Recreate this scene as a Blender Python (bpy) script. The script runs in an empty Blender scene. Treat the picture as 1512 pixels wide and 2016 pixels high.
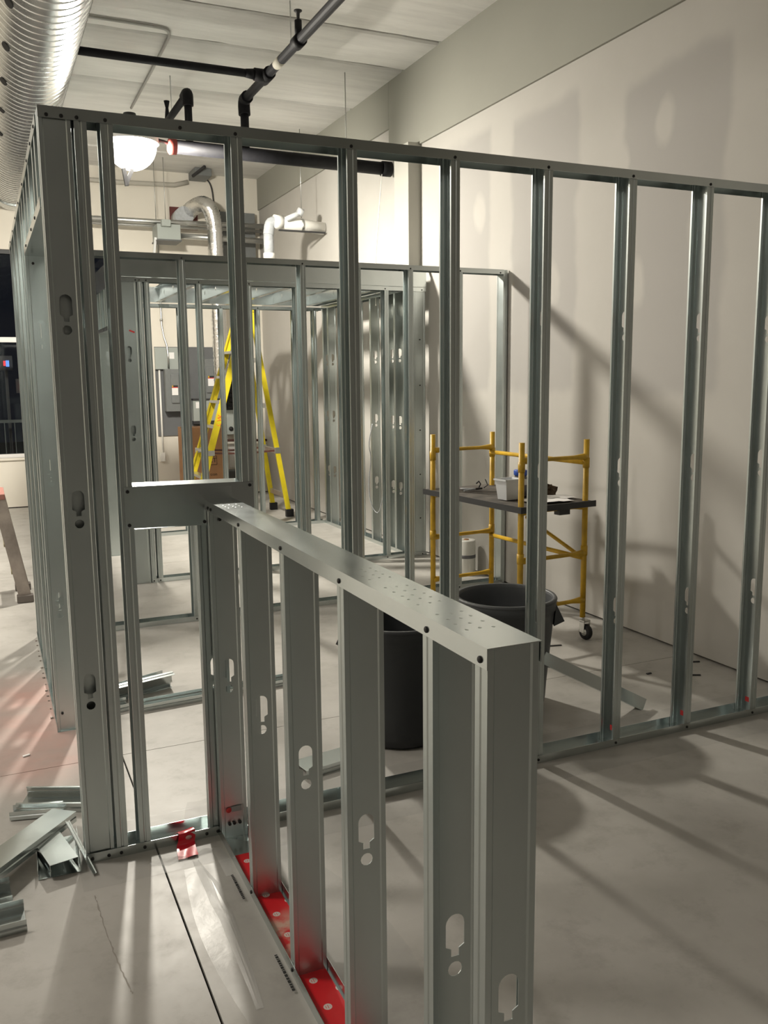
import bpy, bmesh, math, random
from mathutils import Vector, Matrix
random.seed(4)
PI = math.pi
SC = bpy.context.scene
COL = SC.collection

# ------------------------------------------------------------------ camera
cam_d = bpy.data.cameras.new('camera')
cam = bpy.data.objects.new('camera', cam_d); COL.objects.link(cam)
FPX, YAW, PITCH, ROLL = 1727.38, 0.4236, -0.1511, -0.0103
fw = Vector((math.sin(YAW)*math.cos(PITCH), math.cos(YAW)*math.cos(PITCH), math.sin(PITCH)))
rt = Vector((math.cos(YAW), -math.sin(YAW), 0)); up = rt.cross(fw)
r2 = math.cos(ROLL)*rt + math.sin(ROLL)*up; u2 = -math.sin(ROLL)*rt + math.cos(ROLL)*up
cam.matrix_world = Matrix(((r2.x, u2.x, -fw.x, -0.3985), (r2.y, u2.y, -fw.y, -2.9314), (r2.z, u2.z, -fw.z, 1.6138), (0, 0, 0, 1)))
cam_d.sensor_fit = 'VERTICAL'; cam_d.sensor_height = 24.0; cam_d.lens = 24.0*FPX/2016.0
cam_d.clip_start = 0.05; cam_d.clip_end = 200
SC.camera = cam

# ------------------------------------------------------------------ world, exposure
w = bpy.data.worlds.new('night'); SC.world = w; w.use_nodes = True
w.node_tree.nodes['Background'].inputs[0].default_value = (0.010, 0.012, 0.018, 1)
w.node_tree.nodes['Background'].inputs[1].default_value = 0.6
SC.view_settings.view_transform = 'Standard'
try: SC.view_settings.look = 'None'
except Exception: pass
SC.view_settings.gamma = 1.0; SC.view_settings.use_curve_mapping = False
SC.view_settings.exposure = 0.0
LAMP_POS = Vector((0.86, 4.865, 3.543)); LAMP_W = 1180.0; LAMP_COL = (1.0, 0.94, 0.825)
GLOBE_EMIT = 14.0
FILL_W = 105.0

# ------------------------------------------------------------------ materials
def nt(name):
    m = bpy.data.materials.new(name); m.use_nodes = True
    n = m.node_tree.nodes; return m, n, m.node_tree.links, n['Principled BSDF']
def setp(b, **k):
    for a, v in k.items():
        s = b.inputs[a.replace('_', ' ')]
        s.default_value = (*v, 1) if isinstance(v, tuple) and len(v) == 3 else v
def noise(n, l, scale, coord='Object', detail=4, stretch=None, rnd=False, rough=0.55):
    tc = n.new('ShaderNodeTexCoord'); t = n.new('ShaderNodeTexNoise'); mp = n.new('ShaderNodeMapping')
    t.inputs['Scale'].default_value = scale; t.inputs['Detail'].default_value = detail; t.inputs['Roughness'].default_value = rough
    l.new(tc.outputs[coord], mp.inputs['Vector'])
    if stretch: mp.inputs['Scale'].default_value = stretch
    if rnd:
        oi = n.new('ShaderNodeObjectInfo'); ml = n.new('ShaderNodeVectorMath'); ml.operation = 'SCALE'
        cb = n.new('ShaderNodeCombineXYZ')
        for i in range(3): l.new(oi.outputs['Random'], cb.inputs[i])
        l.new(cb.outputs[0], ml.inputs[0]); ml.inputs['Scale'].default_value = 37.0
        l.new(ml.outputs[0], mp.inputs['Location'])
    l.new(mp.outputs[0], t.inputs['Vector']); return t
def ramp(n, l, src, stops):
    r = n.new('ShaderNodeValToRGB'); e = r.color_ramp.elements
    e[0].position, e[0].color = stops[0][0], (*stops[0][1], 1)
    e[1].position, e[1].color = stops[-1][0], (*stops[-1][1], 1)
    for p, c in stops[1:-1]:
        x = e.new(p); x.color = (*c, 1)
    l.new(src, r.inputs[0]); return r
def bump(n, l, b, src, strength, dist=0.01):
    bp = n.new('ShaderNodeBump'); bp.inputs['Strength'].default_value = strength; bp.inputs['Distance'].default_value = dist
    l.new(src, bp.inputs['Height']); l.new(bp.outputs[0], b.inputs['Normal']); return bp
def plain(name, col, rough=0.5, metal=0.0, var=0.0, scale=20, bmp=0.0):
    m, n, l, b = nt(name); setp(b, Base_Color=col, Roughness=rough, Metallic=metal)
    if var or bmp:
        t = noise(n, l, scale, rnd=True)
        if var:
            lo = tuple(c*(1-var) for c in col); hi = tuple(min(1, c*(1+var)) for c in col)
            r = ramp(n, l, t.outputs[0], [(0.3, lo), (0.7, hi)]); l.new(r.outputs[0], b.inputs['Base Color'])
        if bmp: bump(n, l, b, t.outputs[0], bmp, 0.004)
    return m
def mathn(n, l, op, a, b=None, c=None):
    x = n.new('ShaderNodeMath'); x.operation = op
    for i, v in enumerate((a, b, c)):
        if v is None: continue
        if isinstance(v, (int, float)): x.inputs[i].default_value = v
        else: l.new(v, x.inputs[i])
    return x.outputs[0]
def band(n, l, src, lo, hi, soft):
    a = n.new('ShaderNodeMapRange'); a.interpolation_type = 'SMOOTHSTEP'
    l.new(src, a.inputs[0]); a.inputs[1].default_value = lo-soft; a.inputs[2].default_value = lo+soft
    b = n.new('ShaderNodeMapRange'); b.interpolation_type = 'SMOOTHSTEP'
    l.new(src, b.inputs[0]); b.inputs[1].default_value = hi-soft; b.inputs[2].default_value = hi+soft
    b.inputs[3].default_value = 1; b.inputs[4].default_value = 0
    return mathn(n, l, 'MULTIPLY', a.outputs[0], b.outputs[0])
def mixc(n, l, fac, c1, c2):
    x = n.new('ShaderNodeMix'); x.data_type = 'RGBA'
    if isinstance(fac, (int, float)): x.inputs[0].default_value = fac
    else: l.new(fac, x.inputs[0])
    for s, c in ((x.inputs[6], c1), (x.inputs[7], c2)):
        if isinstance(c, tuple): s.default_value = (*c, 1)
        else: l.new(c, s)
    return x.outputs[2]

def galv(name, base, rough, bmp=0.02):
    m, n, l, b = nt(name); setp(b, Metallic=1.0)
    t = noise(n, l, 3.5, stretch=(1, 1, 0.5), rnd=True, detail=4)
    lo = tuple(c*0.94 for c in base); hi = tuple(min(1, c*1.04) for c in base)
    r = ramp(n, l, t.outputs[0], [(0.32, lo), (0.68, hi)]); l.new(r.outputs[0], b.inputs['Base Color'])
    t2 = noise(n, l, 7, rnd=True, detail=3)
    rr = n.new('ShaderNodeMapRange'); l.new(t2.outputs[0], rr.inputs[0])
    rr.inputs[1].default_value = 0.3; rr.inputs[2].default_value = 0.7
    rr.inputs[3].default_value = rough-0.02; rr.inputs[4].default_value = rough+0.03
    l.new(rr.outputs[0], b.inputs['Roughness'])
    t3 = noise(n, l, 3.2, rnd=True, detail=1)
    if bmp: bump(n, l, b, t3.outputs[0], bmp, 0.01)
    return m
GALV = galv('galvanized_steel', (0.57, 0.622, 0.618), 0.33)
GALVT = galv('galvanized_track', (0.63, 0.678, 0.675), 0.22)
DUCTM = galv('duct_metal', (0.72, 0.74, 0.74), 0.26, bmp=0.0)
SCREW = plain('black_screw', (0.006, 0.006, 0.007), 0.5)
CREAM = plain('cream_paint', (0.74, 0.70, 0.62), 0.75, var=0.03, scale=1.2)
BLACKP = plain('black_iron', (0.008, 0.008, 0.010), 0.6, var=0.25)
BLACKP.node_tree.nodes['Principled BSDF'].inputs['Specular IOR Level'].default_value = 0.2
REDP = plain('red_plastic', (0.30, 0.05, 0.04), 0.6)
YEL = plain('scaffold_yellow', (0.55, 0.33, 0.015), 0.42, var=0.18, scale=14)
LADY = plain('ladder_yellow', (0.62, 0.50, 0.015), 0.42, var=0.1, scale=8)
ALU = plain('aluminium', (0.72, 0.72, 0.70), 0.35, 1.0, var=0.06)
RUB = plain('black_rubber', (0.012, 0.012, 0.013), 0.65)
BING = plain('bin_plastic', (0.075, 0.08, 0.085), 0.5, var=0.08, scale=6)
BIND = plain('bin_plastic_dark', (0.028, 0.03, 0.033), 0.55, var=0.08, scale=6)
WPVC = plain('white_pipe_plastic', (0.82, 0.81, 0.77), 0.35)
GPVC = plain('grey_wrapped_pipe', (0.42, 0.44, 0.46), 0.3, var=0.12, scale=30)
PANEL = plain('panel_grey', (0.16, 0.17, 0.17), 0.5, var=0.05)
PANELD = plain('panel_dark_grey', (0.085, 0.09, 0.09), 0.5)
PANELL = plain('panel_light_grey', (0.33, 0.36, 0.34), 0.45)
BOARD = plain('grey_backboard', (0.13, 0.135, 0.14), 0.8, var=0.06, scale=5)
PAPER = plain('white_paper', (0.80, 0.79, 0.78), 0.7)
REDL = plain('red_label', (0.6, 0.04, 0.04), 0.6)
BLK = plain('black_ink', (0.012, 0.012, 0.012), 0.7)
ORG = plain('orange_marker', (0.85, 0.16, 0.02), 0.6)
CARD = plain('cardboard', (0.36, 0.19, 0.09), 0.8, var=0.08, scale=7)
CONDT = plain('conduit_steel', (0.55, 0.56, 0.55), 0.35, 1.0, var=0.05)
COPPER = plain('rusty_pipe', (0.10, 0.04, 0.03), 0.5)
PLANK = plain('dirty_plank', (0.075, 0.065, 0.055), 0.75, var=0.45, scale=12, bmp=0.3)
TUBP = plain('cloudy_plastic', (0.62, 0.64, 0.66), 0.35)
BLUE = plain('blue_plastic', (0.02, 0.08, 0.42), 0.4)
JARC = plain('dark_jar', (0.07, 0.075, 0.10), 0.25)
RAG = plain('brown_rag', (0.07, 0.045, 0.025), 0.9, var=0.4, scale=25, bmp=0.5)
DUSTW = plain('dusty_rail', (0.30, 0.26, 0.23), 0.6, var=0.3, scale=8)
DIRTY = plain('dirty_rung', (0.27, 0.24, 0.13), 0.6, var=0.2)
DARKM = plain('dark_metal', (0.03, 0.03, 0.032), 0.5)
ROLLM = plain('white_film_roll', (0.80, 0.79, 0.74), 0.4)
BANDG = plain('grey_band', (0.16, 0.16, 0.17), 0.5)
REDV = plain('reddish_insulation', (0.12, 0.035, 0.03), 0.8)
SHINY = plain('foil_wrap', (0.80, 0.80, 0.79), 0.18, 1.0, bmp=1.0, scale=45)
CONFR = plain('window_frame_white', (0.80, 0.78, 0.76), 0.5)
NIGHT = plain('night_ground', (0.02, 0.02, 0.022), 0.9)
RAILM = plain('railing_metal', (0.12, 0.13, 0.12), 0.6)
def emit(name, col, s):
    m, n, l, b = nt(name); setp(b, Base_Color=(0, 0, 0), Emission_Color=col, Emission_Strength=s); return m
GREDL = emit('red_light', (1.0, 0.10, 0.02), 5.0)
GBLUE = emit('blue_sign', (0.15, 0.35, 1.0), 1.6)
GRED2 = emit('red_sign', (1.0, 0.05, 0.06), 1.4)

def concrete_floor():
    m, n, l, b = nt('polished_concrete')
    tc = n.new('ShaderNodeTexCoord'); sx = n.new('ShaderNodeSeparateXYZ'); l.new(tc.outputs['Object'], sx.inputs[0])
    t = noise(n, l, 1.7, detail=8, rough=0.62); t2 = noise(n, l, 34, detail=3); t3 = noise(n, l, 6, detail=6, rough=0.7)
    r = ramp(n, l, t.outputs[0], [(0.28, (0.35, 0.334, 0.308)), (0.5, (0.435, 0.418, 0.388)), (0.75, (0.51, 0.492, 0.462))])
    dk = ramp(n, l, t3.outputs[0], [(0.52, (1, 1, 1)), (0.72, (0.74, 0.73, 0.71))])
    mx = n.new('ShaderNodeMix'); mx.data_type = 'RGBA'; mx.blend_type = 'MULTIPLY'; mx.inputs[0].default_value = 0.7
    l.new(r.outputs[0], mx.inputs[6]); l.new(dk.outputs[0], mx.inputs[7])
    # pink chalk dust along the left partition
    fx = band(n, l, sx.outputs[0], -0.48, -0.08, 0.16); fy = band(n, l, sx.outputs[1], 0.72, 2.1, 0.25)
    tp = noise(n, l, 4.5, detail=5)
    fp = mathn(n, l, 'MULTIPLY', mathn(n, l, 'MULTIPLY', fx, fy), mathn(n, l, 'MULTIPLY', tp.outputs[0], 1.0))
    c = mixc(n, l, fp, mx.outputs[2], (0.66, 0.36, 0.31))
    l.new(c, b.inputs['Base Color'])
    rr = n.new('ShaderNodeMapRange'); l.new(t3.outputs[0], rr.inputs[0]); rr.inputs[1].default_value = 0.3; rr.inputs[2].default_value = 0.7
    rr.inputs[3].default_value = 0.38; rr.inputs[4].default_value = 0.48; l.new(rr.outputs[0], b.inputs['Roughness'])
    setp(b, Specular_IOR_Level=0.30)
    bump(n, l, b, t2.outputs[0], 0.06, 0.003); return m
FLOOR = concrete_floor()
def concrete_ceiling():
    m, n, l, b = nt('precast_concrete')
    t = noise(n, l, 3, detail=8, stretch=(0.35, 2.4, 1), rnd=True, rough=0.65); t2 = noise(n, l, 30, detail=4, rnd=True, stretch=(0.4, 1, 1))
    r = ramp(n, l, t.outputs[0], [(0.3, (0.60, 0.59, 0.565)), (0.55, (0.71, 0.70, 0.67)), (0.75, (0.77, 0.76, 0.73))])
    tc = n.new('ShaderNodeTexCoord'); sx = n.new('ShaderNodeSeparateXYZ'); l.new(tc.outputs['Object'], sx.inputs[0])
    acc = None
    for q in (1.45, 2.70, 3.93, 4.63, 5.86, 7.10):  # shade of the plank edges painted into the concrete past each seam
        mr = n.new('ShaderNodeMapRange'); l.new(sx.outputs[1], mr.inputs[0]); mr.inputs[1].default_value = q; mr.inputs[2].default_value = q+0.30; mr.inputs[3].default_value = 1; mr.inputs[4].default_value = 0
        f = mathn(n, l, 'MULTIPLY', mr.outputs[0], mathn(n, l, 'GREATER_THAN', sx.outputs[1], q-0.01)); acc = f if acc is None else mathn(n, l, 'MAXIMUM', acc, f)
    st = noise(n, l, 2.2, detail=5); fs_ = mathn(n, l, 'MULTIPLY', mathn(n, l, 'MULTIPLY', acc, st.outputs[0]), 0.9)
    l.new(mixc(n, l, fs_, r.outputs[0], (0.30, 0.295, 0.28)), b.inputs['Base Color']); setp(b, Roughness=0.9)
    bump(n, l, b, t2.outputs[0], 0.35, 0.01); return m
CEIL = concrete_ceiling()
def drywall(name, panels):
    m, n, l, b = nt(name)
    tc = n.new('ShaderNodeTexCoord'); sx = n.new('ShaderNodeSeparateXYZ'); l.new(tc.outputs['Object'], sx.inputs[0])
    wob = noise(n, l, 2.2, detail=3); wv = mathn(n, l, 'MULTIPLY_ADD', wob.outputs[0], 0.18, -0.09)
    Y = mathn(n, l, 'ADD', sx.outputs[1], wv); Z = mathn(n, l, 'ADD', sx.outputs[2], wv)
    acc = None
    for (y0, y1, z0, z1) in panels:
        f = mathn(n, l, 'MULTIPLY', band(n, l, Y, y0, y1, 0.035), band(n, l, Z, z0, z1, 0.05))
        acc = f if acc is None else mathn(n, l, 'MAXIMUM', acc, f)
    # mud spots over screw heads
    for (y, z) in ((1.62, 2.9), (1.22, 3.05), (1.45, 2.2), (2.3, 2.25), (0.9, 2.4), (2.5, 1.7), (3.3, 2.9)):
        d = n.new('ShaderNodeVectorMath'); d.operation = 'DISTANCE'; cb = n.new('ShaderNodeCombineXYZ')
        l.new(mathn(n, l, 'MULTIPLY', Y, 1.8), cb.inputs[1]); l.new(Z, cb.inputs[2]); l.new(cb.outputs[0], d.inputs[0])
        d.inputs[1].default_value = (0, y*1.8, z)
        s = n.new('ShaderNodeMapRange'); l.new(d.outputs['Value'], s.inputs[0]); s.inputs[1].default_value = 0.10; s.inputs[2].default_value = 0.17
        acc = mathn(n, l, 'MULTIPLY', acc, s.outputs[0])
    t = noise(n, l, 1.5, detail=4)
    mud = ramp(n, l, t.outputs[0], [(0.3, (0.44, 0.422, 0.39)), (0.7, (0.475, 0.458, 0.425))])
    c = mixc(n, l, mathn(n, l, 'MULTIPLY', acc, 0.85), mud.outputs[0], (0.365, 0.35, 0.332))
    l.new(c, b.inputs['Base Color']); setp(b, Roughness=0.8); return m
DRY = drywall('taped_drywall', [(0.74, 1.60, 1.5, 3.36), (2.02, 2.83, 1.5, 3.44), (3.14, 3.85, 1.5, 3.5), (-0.6, 0.3, 1.4, 3.3)])
UPW = plain('primed_upper_wall', (0.30, 0.297, 0.258), 0.85, var=0.04, scale=1.0)
UPW2 = plain('pale_upper_wall', (0.44, 0.432, 0.39), 0.85, var=0.04, scale=1.0)
def red_tape():
    m, n, l, b = nt('printed_red_tape')
    tc = n.new('ShaderNodeTexCoord'); sx = n.new('ShaderNodeSeparateXYZ'); l.new(tc.outputs['Object'], sx.inputs[0])
    X = mathn(n, l, 'DIVIDE', sx.outputs[0], 0.055); row = mathn(n, l, 'FLOOR', X)
    Yo = mathn(n, l, 'ADD', mathn(n, l, 'DIVIDE', sx.outputs[1], 0.11), mathn(n, l, 'MULTIPLY', row, 0.5))
    fx = mathn(n, l, 'SUBTRACT', mathn(n, l, 'FRACT', X), 0.5); fy = mathn(n, l, 'SUBTRACT', mathn(n, l, 'FRACT', Yo), 0.5)
    d = mathn(n, l, 'SQRT', mathn(n, l, 'ADD', mathn(n, l, 'POWER', mathn(n, l, 'MULTIPLY', fx, 0.055), 2), mathn(n, l, 'POWER', mathn(n, l, 'MULTIPLY', fy, 0.11), 2)))
    dot = mathn(n, l, 'LESS_THAN', d, 0.0115)
    stripe = mathn(n, l, 'LESS_THAN', mathn(n, l, 'FRACT', mathn(n, l, 'MULTIPLY', fx, 9.0)), 0.35)
    inner = mathn(n, l, 'MULTIPLY', mathn(n, l, 'LESS_THAN', d, 0.007), stripe)
    white = mathn(n, l, 'SUBTRACT', dot, mathn(n, l, 'MULTIPLY', inner, 0.8))
    t = noise(n, l, 14, detail=5); dust = band(n, l, sx.outputs[1], -0.74, -0.57, 0.06)
    worn = mathn(n, l, 'MULTIPLY', dust, ramp(n, l, t.outputs[0], [(0.4, (0, 0, 0)), (0.58, (1, 1, 1))]).outputs[0])
    c = mixc(n, l, white, (0.72, 0.012, 0.02), (0.75, 0.66, 0.62)); c = mixc(n, l, mathn(n, l, 'MULTIPLY', worn, 0.85), c, (0.66, 0.56, 0.44))
    l.new(c, b.inputs['Base Color']); setp(b, Roughness=0.4); return m
TAPE = red_tape()
def film():
    m, n, l, b = nt('clear_film'); out = n['Material Output']
    tr = n.new('ShaderNodeBsdfTransparent'); tr.inputs[0].default_value = (0.95, 0.95, 0.95, 1)
    gl = n.new('ShaderNodeBsdfGlossy'); gl.inputs['Roughness'].default_value = 0.3; gl.inputs[0].default_value = (1, 1, 1, 1)
    lw = n.new('ShaderNodeLayerWeight'); lw.inputs[0].default_value = 0.35
    t = noise(n, l, 16, detail=4); bp = n.new('ShaderNodeBump'); bp.inputs['Strength'].default_value = 0.25; bp.inputs['Distance'].default_value = 0.006
    l.new(t.outputs[0], bp.inputs['Height']); l.new(bp.outputs[0], gl.inputs['Normal'])
    df = n.new('ShaderNodeBsdfDiffuse'); df.inputs[0].default_value = (0.8, 0.8, 0.78, 1)
    m1 = n.new('ShaderNodeMixShader'); l.new(mathn(n, l, 'MULTIPLY_ADD', lw.outputs['Fresnel'], 0.018, 0.004), m1.inputs[0])
    l.new(tr.outputs[0], m1.inputs[1]); l.new(gl.outputs[0], m1.inputs[2])
    m2 = n.new('ShaderNodeMixShader'); m2.inputs[0].default_value = 0.06; l.new(m1.outputs[0], m2.inputs[1]); l.new(df.outputs[0], m2.inputs[2])
    l.new(m2.outputs[0], out.inputs[0]); return m
FILM = film()
def glass():
    m, n, l, b = nt('window_glass'); out = n['Material Output']
    tr = n.new('ShaderNodeBsdfTransparent'); tr.inputs[0].default_value = (0.85, 0.87, 0.88, 1)
    gl = n.new('ShaderNodeBsdfGlossy'); gl.inputs['Roughness'].default_value = 0.03
    fr = n.new('ShaderNodeFresnel'); fr.inputs[0].default_value = 1.5
    mx = n.new('ShaderNodeMixShader'); l.new(fr.outputs[0], mx.inputs[0]); l.new(tr.outputs[0], mx.inputs[1]); l.new(gl.outputs[0], mx.inputs[2])
    l.new(mx.outputs[0], out.inputs[0]); return m
GLASS = glass()
def globe_mat():  # see-through glow that stands in for the lamp's glare
    m, n, l, b = nt('glare_globe'); out = n['Material Output']
    tr = n.new('ShaderNodeBsdfTransparent'); em = n.new('ShaderNodeEmission')
    em.inputs[0].default_value = (*LAMP_COL, 1); em.inputs[1].default_value = GLOBE_EMIT
    mx = n.new('ShaderNodeMixShader'); mx.inputs[0].default_value = 0.35
    l.new(tr.outputs[0], mx.inputs[1]); l.new(em.outputs[0], mx.inputs[2]); l.new(mx.outputs[0], out.inputs[0]); return m

# ------------------------------------------------------------------ mesh helpers
class MB:
    def __init__(s): s.v = []; s.f = []; s.sm = []
    def add(s, vs, fs, smooth=False):
        o = len(s.v); s.v += [tuple(v) for v in vs]
        for f in fs: s.f.append([i+o for i in f]); s.sm.append(smooth)
        return s
    def box(s, x0, y0, z0, x1, y1, z1, M=None):
        vs = [Vector(p) for p in ((x0, y0, z0), (x1, y0, z0), (x1, y1, z0), (x0, y1, z0), (x0, y0, z1), (x1, y0, z1), (x1, y1, z1), (x0, y1, z1))]
        if M: vs = [M @ v for v in vs]
        return s.add(vs, [(0, 3, 2, 1), (4, 5, 6, 7), (0, 1, 5, 4), (1, 2, 6, 5), (2, 3, 7, 6), (3, 0, 4, 7)])
    def bar(s, a, b, wx, wy, upv=(0, 0, 1)):
        a, b = Vector(a), Vector(b); d = (b-a).normalized(); u = Vector(upv)
        if abs(d.dot(u)) > 0.98: u = Vector((0, 1, 0))
        x = d.cross(u).normalized(); y = x.cross(d)
        vs = [p + x*sx*wx/2 + y*sy*wy/2 for p in (a, b) for sx, sy in ((-1, -1), (1, -1), (1, 1), (-1, 1))]
        return s.add(vs, [(0, 3, 2, 1), (4, 5, 6, 7), (0, 1, 5, 4), (1, 2, 6, 5), (2, 3, 7, 6), (3, 0, 4, 7)])
    def prism(s, prof, length, M=None, smooth=False):   # closed 2d outline (a, b) -> swept along local x: (x, a, b)
        n = len(prof); vs = [Vector((0, a, b)) for a, b in prof] + [Vector((length, a, b)) for a, b in prof]
        if M: vs = [M @ v for v in vs]
        return s.add(vs, [(i, (i+1) % n, n+(i+1) % n, n+i) for i in range(n)] + [tuple(range(n-1, -1, -1)), tuple(range(n, 2*n))], smooth)
    def tube(s, path, r, n=10, cap=True, smooth=True):
        P = [Vector(p) for p in path]; R = r if isinstance(r, (list, tuple)) else [r]*len(P)
        T = []
        for i in range(len(P)):
            d = (P[min(i+1, len(P)-1)] - P[max(i-1, 0)]); T.append(d.normalized())
        u = Vector((0, 0, 1)) if abs(T[0].z) < 0.9 else Vector((1, 0, 0))
        x = T[0].cross(u).normalized(); vs = []
        for i, p in enumerate(P):
            x = (x - T[i]*x.dot(T[i])).normalized(); y = T[i].cross(x)
            vs += [p + (x*math.cos(2*PI*k/n) + y*math.sin(2*PI*k/n))*R[i] for k in range(n)]
        fs = [(i*n+k, i*n+(k+1) % n, (i+1)*n+(k+1) % n, (i+1)*n+k) for i in range(len(P)-1) for k in range(n)]
        s.add(vs, fs, smooth)
        if cap:
            o = len(s.v)-len(vs)
            s.f += [[o+k for k in range(n-1, -1, -1)], [o+(len(P)-1)*n+k for k in range(n)]]; s.sm += [False, False]
        return s
    def lathe(s, prof, n=24, M=None, smooth=True):       # (r, z)
        vs = []; 
        for r, z in prof: vs += [Vector((max(r, 1e-4)*math.cos(2*PI*k/n), max(r, 1e-4)*math.sin(2*PI*k/n), z)) for k in range(n)]
        if M: vs = [M @ v for v in vs]
        return s.add(vs, [(i*n+k, i*n+(k+1) % n, (i+1)*n+(k+1) % n, (i+1)*n+k) for i in range(len(prof)-1) for k in range(n)], smooth)
    def sheet(s, fn, nu, nv):
        vs = [fn(i/nu, j/nv) for j in range(nv+1) for i in range(nu+1)]
        return s.add(vs, [(j*(nu+1)+i, j*(nu+1)+i+1, (j+1)*(nu+1)+i+1, (j+1)*(nu+1)+i) for j in range(nv) for i in range(nu)], True)
    def mesh(s, name, bevel=0, merge=False):
        me = bpy.data.meshes.new(name); me.from_pydata(s.v, [], s.f)
        me.polygons.foreach_set('use_smooth', s.sm)
        if bevel or merge:
            bm = bmesh.new(); bm.from_mesh(me)
            if merge: bmesh.ops.remove_doubles(bm, verts=bm.verts, dist=1e-5)
            if bevel: bmesh.ops.bevel(bm, geom=bm.edges[:], offset=bevel, segments=2, affect='EDGES', profile=0.5)
            bm.to_mesh(me); bm.free()
        me.update(); return me

def wloc(o):
    v = Vector((0, 0, 0))
    while o: v += o.location; o = o.parent
    return v
def link(name, me, mat, parent=None, loc=(0, 0, 0), rot=None, local=False):
    o = bpy.data.objects.new(name, me); COL.objects.link(o)
    if mat and not me.materials: me.materials.append(mat)
    if parent: o.parent = parent; o.location = Vector(loc) if local else Vector(loc) - wloc(parent)
    else: o.location = loc
    if rot is not None: o.rotation_euler = rot
    return o
def tag(o, label, cat, group=None, kind=None):
    o['label'] = label; o['category'] = cat
    if group: o['group'] = group
    if kind: o['kind'] = kind
    return o
def thing(name, label, cat, loc=(0, 0, 0), rot=(0, 0, 0), group=None):
    o = bpy.data.objects.new(name, None); COL.objects.link(o); o.location = loc; o.rotation_euler = rot
    o.empty_display_size = 0.1; return tag(o, label, cat, group, 'thing')
def struct(name, me, mat, label=None, cat=None, parent=None, loc=(0, 0, 0)):
    o = link(name, me, mat, parent, loc)
    if not parent: o['kind'] = 'structure'; o['label'] = label; o['category'] = cat
    return o

def holed_plate(outer, holes, thick, to3):
    """planar plate with holes, given thickness; to3(a, b, t) maps plane coords and depth to 3d"""
    bm = bmesh.new(); loops = [outer] + holes; edges = []
    for lp in loops:
        vs = [bm.verts.new((a, b, 0)) for a, b in lp]
        for i in range(len(vs)): edges.append(bm.edges.new((vs[i], vs[(i+1) % len(vs)])))
    bmesh.ops.triangle_fill(bm, use_beauty=True, use_dissolve=False, edges=edges)
    bm.verts.index_update()
    base = [(v.co.x, v.co.y) for v in bm.verts]; tris = [[v.index for v in f.verts] for f in bm.faces]
    flip = []
    for t in tris:
        (ax, ay), (bx, by), (cx, cy) = (base[i] for i in t)
        flip.append(t if (bx-ax)*(cy-ay)-(by-ay)*(cx-ax) > 0 else t[::-1])
    bm.free(); n = len(base)
    vs = [to3(a, b, 0) for a, b in base] + [to3(a, b, thick) for a, b in base]
    fs = [t[::-1] for t in flip] + [[i+n for i in t] for t in flip]
    k = 0
    for lp in loops:
        m = len(lp)
        for i in range(m): fs.append([k+i, k+(i+1) % m, k+(i+1) % m+n, k+i+n])
        k += m
    return vs, fs

def fixn(me):
    bm = bmesh.new(); bm.from_mesh(me); bmesh.ops.recalc_face_normals(bm, faces=bm.faces[:]); bm.to_mesh(me); bm.free(); return me

T = 0.0016
_sc = {}
def keyhole(c, zc):
    """service knockout: arched slot with a narrow neck, and a round hole below; zc = top of the slot"""
    w = 0.019; pts = []
    for k in range(9):
        a = PI*k/8; pts.append((c + w*math.cos(a), zc - w + w*math.sin(a)))
    pts += [(c-w, zc-0.062), (c-0.008, zc-0.068), (c-0.008, zc-0.083), (c+0.008, zc-0.083), (c+0.008, zc-0.068), (c+w, zc-0.062)]
    ring = [(c + 0.0145*math.cos(2*PI*k/12), zc - 0.108 + 0.0145*math.sin(2*PI*k/12)) for k in range(12)]
    return [pts, ring]
def stud_mesh(L, holes=(), D=0.092, F=0.037, z0=0.0):
    """C stud: web in the plane y=0 from x=0..D (outside looks at -y), flanges run to +y, opening at +y"""
    key = (round(L, 4), tuple(round(h, 4) for h in holes), D, F)
    if key in _sc: return _sc[key]
    b = MB(); rec = 0.0028; e = 0.011
    lps = []
    for h in holes:
        if 0.13 < h < L-0.02: lps += keyhole(D/2, h)
    b.add(*holed_plate([(e+0.003, 0), (D-e-0.003, 0), (D-e-0.003, L), (e+0.003, L)], lps, T, lambda a, z, t: (a, rec+t, z)))
    def strip(pts):
        n = len(pts); prof = []
        out = []
        for i, (x, y) in enumerate(pts):
            p0 = Vector(pts[max(i-1, 0)]); p1 = Vector(pts[min(i+1, n-1)]); d = (p1-p0).normalized(); nn = Vector((-d.y, d.x))
            out.append((x+nn.x*T, y+nn.y*T))
        prof = list(pts) + out[::-1]
        vs = [(x, y, 0) for x, y in prof] + [(x, y, L) for x, y in prof]; m = len(prof)
        b.add(vs, [(i, (i+1) % m, m+(i+1) % m, m+i) for i in range(m)] + [tuple(range(m-1, -1, -1)), tuple(range(m, 2*m))])
    strip([(0.009, F), (0.0, F), (0.0, F*0.62), (0.0018, F*0.55), (0.0018, F*0.45), (0.0, F*0.38), (0.0, 0.0), (e, 0.0), (e+0.003, rec)])
    strip([(D-e-0.003, rec), (D-e, 0.0), (D, 0.0), (D, F*0.38), (D-0.0018, F*0.45), (D-0.0018, F*0.55), (D, F*0.62), (D, F), (D-0.009, F)])
    me = fixn(b.mesh('stud')); me.materials.append(GALV); _sc[key] = me; return me
def track_mesh(L, D=0.092, F=0.034, down=False):
    key = ('t', round(L, 4), D, F, down)
    if key in _sc: return _sc[key]
    g = 0.0012; s = -1 if down else 1
    o = [(-g-T, 0), (D+g+T, 0), (D+g+T, s*F), (D+g, s*F), (D+g, s*T), (-g, s*T), (-g, s*F), (-g-T, s*F)]
    me = fixn(MB().prism(o, L).mesh('track')); me.materials.append(GALVT); _sc[key] = me; return me
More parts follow.
